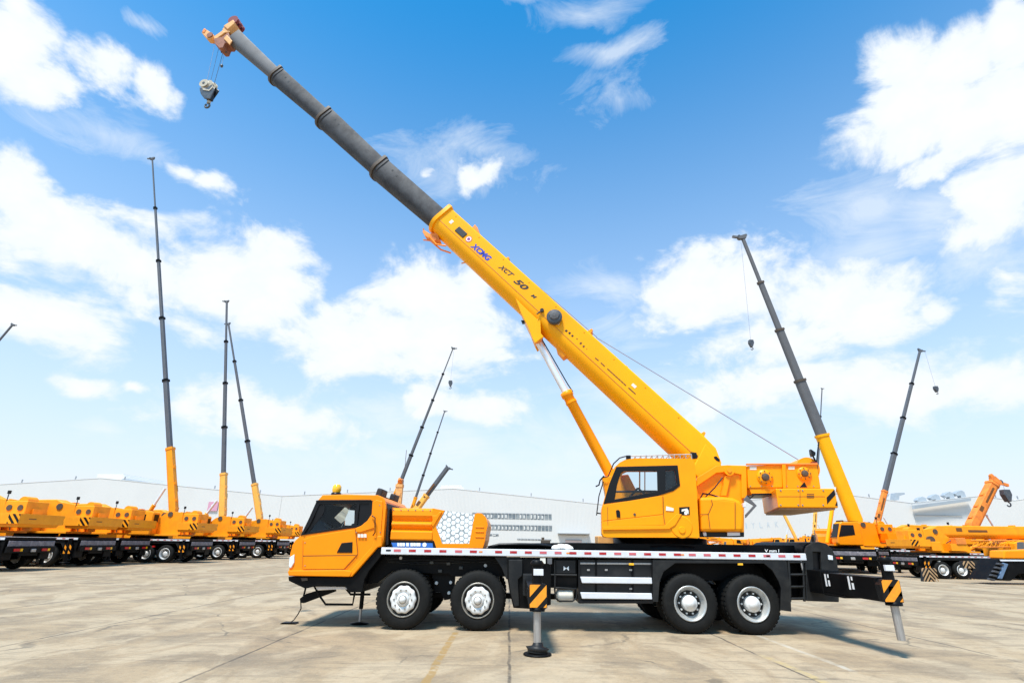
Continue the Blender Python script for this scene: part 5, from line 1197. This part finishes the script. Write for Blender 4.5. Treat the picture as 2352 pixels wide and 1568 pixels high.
# ================================================================== BUILDINGS
BY = 132.
def bpt(p, Y=BY): a = at(p, Y); return (a.x, a.z)
def building(label, roof, Y=BY, depth=50, name='factory_building'):
    r = empty(name, at(roof[len(roof)//2], Y), label, 'factory building'); r.location.z = 0
    pts = [bpt(p, Y) for p in roof]
    wall = [(pts[0][0], -.2)]+pts+[(pts[-1][0], -.2)]
    g = MB(); g.prism(wall, Y, Y+depth, 'wall_white'); g.build('wall', r)
    g = MB()
    for i in range(len(pts)-1):
        (xa, za), (xb, zb) = pts[i], pts[i+1]; g.prism([(xa, za), (xb, zb), (xb, zb+.14), (xa, za+.14)], Y-.06, Y+depth, 'wall_white')
    g.build('roof', r)
    g = MB()
    for i in range(len(pts)-1):
        (xa, za), (xb, zb) = pts[i], pts[i+1]; k = max(1, int(abs(xb-xa)/11))
        for j in range(k):
            t = (j+.5)/k; x = xa+(xb-xa)*t; z = za+(zb-za)*t; g.box(x-.12, x+.12, Y+.2, Y+.4, z+.2, z+1.0, 'trim_grey')
    g.build('vent_pipe', r)
    return r
b1 = building('long white factory hall with a low gable behind the left row of cranes', [(-140, 1121), (232, 1098), (648, 1139)])
b2 = building('white factory hall with two rows of windows and a loading gate behind the foreground carrier', [(648.5, 1139), (1042, 1122), (1400, 1160), (1500, 1168)])
b3 = building('white factory hall behind the foreground counterweight, with faint grey wall letters', [(1500.5, 1168), (1905, 1131), (2093, 1155)])
b4 = building('white factory hall at the right edge with curved roof ventilators', [(2093.5, 1155), (2250, 1139), (2330, 1149), (2352, 1146), (2500, 1140)])
def rect(r, name, x0, y0, x1, y1, m, dy=.0, Y=BY, th=.12, bevel=0):
    a = bpt((x0, y0), Y); b = bpt((x1, y1), Y); g = MB(); g.box(a[0], b[0], Y-dy-th, Y-dy, min(a[1], b[1]), max(a[1], b[1]), m); return g.build(name, r, bevel)
def quad(r, name, pts, m, Y=BY, y0=-.1, y1=-.0):
    g = MB(); g.prism([bpt(p, Y) for p in pts], Y+y0, Y+y1, m); return g.build(name, r)
quad(b1, 'roof_monitor', [(222, 1100), (224, 1088), (283, 1088), (292, 1104)], 'wall_white', BY+4, 0, 30)
quad(b1, 'skylight', [(268, 1105), (285, 1098), (325, 1104), (372, 1113), (330, 1112)], 'roof_grey', BY+2, 0, 20)
quad(b1, 'roof_vent', [(462, 1124), (466, 1121), (482, 1122), (484, 1125)], 'trim_grey', BY+2, 0, 3)
quad(b2, 'roof_monitor', [(1006, 1130), (1014, 1114), (1060, 1113), (1072, 1132)], 'wall_white', BY+3, 0, 30)
sg = MB(); a = bpt((481, 1152)); b = bpt((499, 1173)); sg.box(a[0], b[0], BY-.3, BY-.08, b[1], a[1], 'sign_pink'); sgo = sg.build('wall_sign', None); tag(sgo, 'square pink sign on the white factory wall, just left of the upright thin boom', 'sign')
sg = MB(); a = bpt((486, 1156)); b = bpt((494, 1166)); cx = (a[0]+b[0])/2; cz = (a[1]+b[1])/2; sg.lathe((cx, BY-.31, cz), (0, -1, 0), [(.38, 0), (.38, .02)], 'letter_white', 16); sg.lathe((cx, BY-.335, cz), (0, -1, 0), [(.2, 0), (.2, .02)], 'sign_pink', 16); sg.build('sign_emblem', sgo)
# window rows: every window a part
random.seed(11)
def winrow(x0, y0, x1, y1, h, n, slope=.01):
    for k in range(n):
        xa = x0+(x1-x0)*k/n; xb = x0+(x1-x0)*(k+.86)/n; ya = y0+(y1-y0)*k/n
        g = MB(); a = bpt((xa, ya)); b = bpt((xb, ya+h))
        g.box(a[0], b[0], BY-.06, BY-.0, b[1], a[1], 'window_dark')
        hh = a[1]-b[1]; t = random.random()
        if t > .4: g.box(a[0]+.1, a[0]+(b[0]-a[0])*.55, BY-.1, BY-.07, b[1]+hh*.15, b[1]+hh*(.5+.3*t), 'wall_white')
        g.box(a[0], b[0], BY-.11, BY-.065, a[1]-.18, a[1]+.02, 'trim_grey')
        g.build('window', b2)
winrow(1085, 1176.5, 1268, 1180, 13, 22); winrow(1085, 1203, 1269, 1206.5, 12.5, 22); winrow(1188, 1236, 1267, 1238, 3, 10); winrow(1085, 1224, 1147, 1226, 5, 4)
gt = rect(b2, 'gate_canopy', 1281, 1223.5, 1353, 1226.5, 'trim_grey', 0, th=1.5)
rect(b2, 'loading_gate', 1284, 1228, 1350, 1252, 'wall_white', 0, th=.3); rect(b2, 'gate_opening', 1298, 1238.5, 1336, 1252, 'gate_pink', .31, th=.05); rect(b2, 'gate_lintel', 1298, 1238.2, 1336, 1240.5, 'trim_grey', .37, th=.1)
for i, (c, px) in enumerate((('I', 1717), ('Y', 1731), ('L', 1749), ('A', 1765.5), ('K', 1785))):
    textpart('wall_letter', c, (lambda px: lambda u, v: Vector((*[at((px-3.5, 1214-i*.6), BY-.02).x+u*(.35 if c == 'I' else .75)], BY-.03, at((px, 1213-i*.8), BY-.02).z+v*1.3)))(px), 'sign_letter', b3)
# roof ventilators
def cowl(r, u, v, s, Y=BY+3):
    f = lambda a, b_: bpt(Y4(u+a*s, v+b_*s), Y)
    g = MB(); g.prism([f(0, 0), f(20, -25), f(60, -40), f(95, -25), f(110, 15), f(118, 45), f(70, 45), f(60, 15), f(30, 22)], Y, Y+1.4, 'roof_grey'); g.build('roof_vent', r, .1)
for u, v in ((1262, 350), (1398, 325), (1538, 300), (1652, 285)): cowl(b4, u, v, 1.0)
quad(b4, 'roof_slope', [Y4(1212, 440), Y4(1215, 405), Y4(1780, 330), Y4(1785, 358)], 'roof_grey', BY-.5, -1, -.1)
quad(b4, 'wall_panel', [Y4(1250, 500), Y4(1725, 506), Y4(1725, 500), Y4(1250, 494)], 'roof_grey', BY-.2, -.1, 0)
quad(b3, 'roof_vent', [Y4(1045, 345), Y4(1050, 275), Y4(1140, 272), Y4(1145, 290), Y4(1090, 305), Y4(1085, 345)], 'roof_grey', BY+3, 0, 2)
quad(b3, 'roof_vent', [Y4(930, 325), Y4(935, 290), Y4(990, 285), Y4(975, 315)], 'roof_grey', BY+3, 0, 2)

# ================================================================== GROUND
gm = bpy.data.meshes.new('ground'); R_ = 2500
gm.from_pydata([(-R_, -60, 0), (R_, -60, 0), (R_, R_, 0), (-R_, R_, 0)], [], [[0, 1, 2, 3]])
go = bpy.data.objects.new('ground', gm); COL.objects.link(go); tag(go, kind='structure')
m = bpy.data.materials.new('concrete'); m.use_nodes = True; nt = m.node_tree; b = nt.nodes['Principled BSDF']; gm.materials.append(m)
LK = nt.links.new
tc = nn(nt, 'ShaderNodeTexCoord')
def noise(scale, detail=6, rough=.6, sc_=(1, 1, 1), dist=0.):
    mp = nn(nt, 'ShaderNodeMapping'); mp.inputs['Scale'].default_value = sc_; LK(tc.outputs['Object'], mp.inputs[0])
    n = nn(nt, 'ShaderNodeTexNoise'); n.inputs['Scale'].default_value = scale; n.inputs['Detail'].default_value = detail; n.inputs['Roughness'].default_value = rough; n.inputs['Distortion'].default_value = dist
    LK(mp.outputs[0], n.inputs['Vector']); return n.outputs['Fac']
def mrange(x, a, b_, c=0., d=1.):
    n = nn(nt, 'ShaderNodeMapRange'); n.inputs['From Min'].default_value = a; n.inputs['From Max'].default_value = b_; n.inputs['To Min'].default_value = c; n.inputs['To Max'].default_value = d
    LK(x, n.inputs['Value']); return n.outputs[0]
def mixc(f, a, b_):
    n = nn(nt, 'ShaderNodeMix', data_type='RGBA')
    LK(f, n.inputs[0])
    for v, i in ((a, 6), (b_, 7)):
        if isinstance(v, tuple): n.inputs[i].default_value = (*v, 1)
        else: LK(v, n.inputs[i])
    return n.outputs[2]
def mth(op, a, b_=None, c=None):
    n = nn(nt, 'ShaderNodeMath', operation=op)
    for i, v in enumerate((a, b_, c)):
        if v is None: continue
        if isinstance(v, (int, float)): n.inputs[i].default_value = v
        else: LK(v, n.inputs[i])
    return n.outputs[0]
n1 = noise(.16, 5); n2 = noise(.9, 8, .65, (1, 1, 1), .6); n3 = noise(9., 6, .7); n4 = noise(.55, 6, .6, (1, .45, 1), 1.5); n5 = noise(60., 3, .6); n6 = noise(1.3, 8, .7, (.45, 1.7, 1), 1.); n7 = noise(22., 5, .7)
col = mixc(mrange(n1, .35, .65), (.325, .23, .133), (.395, .287, .17))
col = mixc(mrange(n2, .45, .62, 0, .7), col, (.2, .15, .098))
col = mixc(mrange(n4, .48, .58, 0, .7), col, (.47, .36, .23))
col = mixc(mrange(n3, .52, .72, 0, .45), col, (.13, .1, .065))
col = mixc(mrange(n5, .5, .75, 0, .3), col, (.13, .105, .07))
col = mixc(mrange(n6, .5, .63, 0, .5), col, (.19, .142, .09))
col = mixc(mrange(n7, .55, .7, 0, .4), col, (.5, .42, .31))
sep = nn(nt, 'ShaderNodeSeparateXYZ'); LK(tc.outputs['Object'], sep.inputs[0])
wob = noise(1.2, 4); wx = mth('ADD', sep.outputs['X'], mth('MULTIPLY', mth('SUBTRACT', wob, .5), .10)); wy = mth('ADD', sep.outputs['Y'], mth('MULTIPLY', mth('SUBTRACT', wob, .5), .10))
def linemask(c, pos, half, soft):
    d = mth('ABSOLUTE', mth('SUBTRACT', c, pos)); return mrange(d, half, half+soft, 1., 0.)
def percell(c, per, off, half, soft):
    q = mth('PINGPONG', mth('SUBTRACT', c, off), per/2); return mrange(q, half, half+soft, 1., 0.)
jx = percell(wx, 3.86, .03, .010, .02); jy = percell(wy, 4.6, -3.0, .008, .02)
j = mth('MAXIMUM', jx, mth('MULTIPLY', jy, .4))
brk = mrange(noise(1.1, 5), .38, .52)
# patches darker next to the joints
sl_ = percell(wx, 3.86, .03, .02, .22)
col = mixc(mth('MULTIPLY', sl_, mrange(n2, .45, .7, 0, .35)), col, (.14, .11, .08))
yl = linemask(wx, -.98, .045, .02); yl = mth('MULTIPLY', yl, mth('MULTIPLY', linemask(sep.outputs['Y'], -5.2, 5., .1), mrange(noise(5., 5), .36, .5)))
col = mixc(mth('MULTIPLY', yl, .8), col, (.32, .19, .055))
yl2 = mth('MULTIPLY', linemask(wx, 3.97, .05, .03), mth('MULTIPLY', linemask(sep.outputs['Y'], -7., 4.6, .6), mrange(noise(4., 5), .4, .6)))
col = mixc(mth('MULTIPLY', yl2, .8), col, (.48, .35, .14))
wl = mth('MULTIPLY', linemask(wx, 4.75, .04, .02), mth('MULTIPLY', linemask(sep.outputs['Y'], -1.4, 1.5, .3), 1.))
col = mixc(mth('MULTIPLY', wl, mrange(noise(3., 4), .35, .65, .1, .6)), col, (.52, .48, .4))
col = mixc(mth('MULTIPLY', mth('MULTIPLY', j, brk), .85), col, (.07, .055, .04))
vc = nn(nt, 'ShaderNodeTexVoronoi', feature='DISTANCE_TO_EDGE'); vc.inputs['Scale'].default_value = .22
mpv = nn(nt, 'ShaderNodeMapping'); LK(tc.outputs['Object'], mpv.inputs[0]); 
vd = nn(nt, 'ShaderNodeVectorMath', operation='ADD'); nv = nn(nt, 'ShaderNodeTexNoise'); nv.inputs['Scale'].default_value = .9; nv.inputs['Detail'].default_value = 6; LK(tc.outputs['Object'], nv.inputs['Vector']); LK(mpv.outputs[0], vd.inputs[0]); LK(nv.outputs['Color'], vd.inputs[1]); LK(vd.outputs[0], vc.inputs['Vector'])
ck = mth('MULTIPLY', mrange(vc.outputs['Distance'], .003, .008, 1., 0.), mrange(noise(.5, 3), .46, .56))
col = mixc(mth('MULTIPLY', ck, .6), col, (.09, .075, .055))
LK(col, b.inputs['Base Color'])
b.inputs['Roughness'].default_value = .85
bu = nn(nt, 'ShaderNodeBump'); bu.inputs['Strength'].default_value = .5; bu.inputs['Distance'].default_value = .012; LK(mth('ADD', n3, mth('SUBTRACT', mth('MULTIPLY', n2, 2.), mth('MULTIPLY', j, .8))), bu.inputs['Height']); LK(bu.outputs[0], b.inputs['Normal'])

# ================================================================== SKY AND SUN
SUN_EL, SUN_AZ = rad(65), rad(208)      # azimuth clockwise from +Y: sun behind-left of the camera, high
sd = Vector((math.cos(SUN_EL)*math.sin(SUN_AZ), math.cos(SUN_EL)*math.cos(SUN_AZ), math.sin(SUN_EL)))
sun = bpy.data.lights.new('sun', 'SUN'); sun.energy = 3.8; sun.angle = rad(11.); sun.color = (1, .95, .88)
so = bpy.data.objects.new('sun', sun); COL.objects.link(so); so.rotation_euler = (-sd).to_track_quat('-Z', 'Y').to_euler(); so.location = (0, 0, 60)
w = bpy.data.worlds.new('World'); sc.world = w; w.use_nodes = True; nt = w.node_tree; nt.nodes.clear(); LK = nt.links.new
out = nn(nt, 'ShaderNodeOutputWorld'); bg = nn(nt, 'ShaderNodeBackground'); LK(bg.outputs[0], out.inputs[0])
sky = nn(nt, 'ShaderNodeTexSky', sky_type='NISHITA'); sky.sun_disc = False; sky.sun_elevation = SUN_EL; sky.sun_rotation = SUN_AZ; sky.air_density = 1.; sky.dust_density = .6; sky.ozone_density = 2.5
tc = nn(nt, 'ShaderNodeTexCoord')
hs = nn(nt, 'ShaderNodeHueSaturation'); hs.inputs['Saturation'].default_value = 1.15; hs.inputs['Value'].default_value = 1.0; LK(sky.outputs[0], hs.inputs['Color'])
sep = nn(nt, 'ShaderNodeSeparateXYZ'); LK(tc.outputs['Generated'], sep.inputs[0])
az = mth('ARCTAN2', sep.outputs['X'], sep.outputs['Y']); el = mth('ARCSINE', sep.outputs['Z'])
cmb = nn(nt, 'ShaderNodeCombineXYZ'); LK(az, cmb.inputs[0]); LK(el, cmb.inputs[1])
# wispy warp of the cloud positions
nz = nn(nt, 'ShaderNodeTexNoise'); nz.inputs['Scale'].default_value = 5.; nz.inputs['Detail'].default_value = 5; LK(tc.outputs['Generated'], nz.inputs['Vector'])
wsub = nn(nt, 'ShaderNodeVectorMath', operation='SUBTRACT'); LK(nz.outputs['Color'], wsub.inputs[0]); wsub.inputs[1].default_value = (.5, .5, .5)
wad = nn(nt, 'ShaderNodeVectorMath', operation='MULTIPLY_ADD'); LK(wsub.outputs[0], wad.inputs[0]); wad.inputs[1].default_value = (.15, .13, 0); LK(cmb.outputs[0], wad.inputs[2])
def azel(x, y):
    d = ray((x, y)).normalized(); return math.atan2(d.x, d.y), math.asin(d.z)
CL = [(0, 120, 120, 150, 1), (90, 200, 150, 90, .9), (230, 150, 120, 80, .85), (320, 190, 90, 70, .8), (20, 20, 70, 60, .8),
      (40, 420, 140, 110, .95), (60, 540, 180, 120, 1), (200, 600, 220, 120, 1), (330, 640, 230, 100, 1), (520, 660, 220, 100, 1), (650, 640, 120, 80, .95), (120, 740, 220, 90, .95), (560, 720, 160, 60, .8), (350, 700, 200, 80, .8),
      (400, 400, 70, 45, .85), (470, 425, 85, 45, .85), (960, 700, 140, 100, 1), (1010, 770, 220, 110, 1), (770, 790, 130, 85, 1), (1080, 690, 100, 80, .9), (1120, 800, 110, 80, .8), (880, 770, 140, 80, .9),
      (1095, 385, 80, 60, .58), (965, 380, 55, 34, .5),
      (1580, 680, 130, 90, 1), (1720, 680, 160, 100, 1), (1880, 690, 200, 105, 1), (2010, 720, 140, 85, .95), (1780, 790, 220, 80, .95), (2190, 710, 90, 40, .65),
      (2090, 160, 120, 100, .95), (2210, 140, 160, 110, 1), (2340, 60, 120, 120, 1), (2080, 280, 180, 110, 1), (2230, 280, 170, 130, 1), (2350, 250, 140, 150, 1), (2180, 380, 170, 80, .85), (2310, 440, 160, 130, .95), (2340, 620, 80, 110, .8),
      (600, 950, 260, 65, .9), (190, 880, 100, 36, .75), (300, 880, 45, 22, .6), (1080, 950, 150, 55, .8), (1750, 900, 260, 70, .9), (2080, 900, 300, 80, .95), (2280, 880, 180, 70, .85)]
THIN = [(1060, 380, 170, 70, .9), (1095, 315, 60, 45, .8), (330, 48, 60, 34, .9), (1400, 125, 90, 26, 1), (1415, 215, 90, 60, .9), (1340, 30, 110, 45, .9), (1210, 5, 60, 18, .9), (1980, 470, 190, 80, 1), (1990, 560, 160, 60, .9), (1420, 650, 130, 50, .9), (2180, 480, 180, 80, 1), (2280, 560, 120, 80, 1), (250, 330, 220, 60, .8), (900, 960, 140, 60, .9), (1450, 760, 120, 60, .7), (240, 968, 60, 20, .8), (1480, 900, 200, 60, .8), (1500, 1000, 500, 60, .9), (1000, 1050, 500, 50, .9)]
def field(L):
    acc = None
    for (cx, cy, rx, ry, wt) in L:
        a0, e0 = azel(cx, cy); a1 = azel(cx+rx, cy)[0]-azel(cx-rx, cy)[0]; e1 = azel(cx, cy-ry)[1]-azel(cx, cy+ry)[1]
        kx, ky = 2/a1*.8, 2/e1*.8
        v = nn(nt, 'ShaderNodeVectorMath', operation='MULTIPLY_ADD'); LK(wad.outputs[0], v.inputs[0]); v.inputs[1].default_value = (kx, ky, 0); v.inputs[2].default_value = (-a0*kx, -e0*ky, 0)
        l = nn(nt, 'ShaderNodeVectorMath', operation='LENGTH'); LK(v.outputs[0], l.inputs[0])
        f = mth('MULTIPLY_ADD', l.outputs['Value'], -1.0, wt)
        acc = f if acc is None else mth('SMOOTH_MAX', acc, f, .1)
    return acc
def snoise(scale, detail, rough, sc_=(1, 1, 1), dist=0.):
    mp = nn(nt, 'ShaderNodeMapping'); mp.inputs['Scale'].default_value = sc_; LK(tc.outputs['Generated'], mp.inputs[0])
    n = nn(nt, 'ShaderNodeTexNoise'); n.inputs['Scale'].default_value = scale; n.inputs['Detail'].default_value = detail; n.inputs['Roughness'].default_value = rough; n.inputs['Distortion'].default_value = dist
    LK(mp.outputs[0], n.inputs['Vector']); return n.outputs['Fac']
fine = snoise(6., 12, .62, (1, 1, 1.6), .4); fin2 = snoise(22., 8, .6, (1, 1, 1.4), .2)
dens = mth('ADD', field(CL), mth('MULTIPLY_ADD', fine, 2.5, -1.25)); dens = mth('ADD', dens, mth('MULTIPLY_ADD', fin2, .6, -.3))
al = nn(nt, 'ShaderNodeMapRange', interpolation_type='SMOOTHSTEP'); al.inputs['From Min'].default_value = -.05; al.inputs['From Max'].default_value = .5; LK(dens, al.inputs['Value'])
wis = snoise(5., 12, .68, (1, 1, 2.6), 1.2)
dthin = mth('ADD', field(THIN), mth('MULTIPLY_ADD', wis, 3., -1.5))
althin = mrange(dthin, .0, 1.1, 0., .62)
alpha = mth('MAXIMUM', al.outputs[0], althin)
# faint all-over veil low in the sky
veil = mth('POWER', mrange(el, rad(56), rad(4), 0., .97), 1.75)
SKS = .15
sk = nn(nt, 'ShaderNodeVectorMath', operation='MULTIPLY'); LK(hs.outputs[0], sk.inputs[0]); sk.inputs[1].default_value = (SKS*.17, SKS*1.02, SKS*1.17)
base = mixc(veil, sk.outputs[0], (.575, .592, .65))
cl_sh = mrange(mth('ADD', mth('MULTIPLY', dens, .55), mth('MULTIPLY', fin2, .5)), .3, .95, 0., 1.)
clc = mixc(cl_sh, (.585, .635, .685), (.67, .68, .69))
fin = mixc(alpha, base, clc)
LK(fin, bg.inputs['Color']); bg.inputs['Strength'].default_value = 1.0
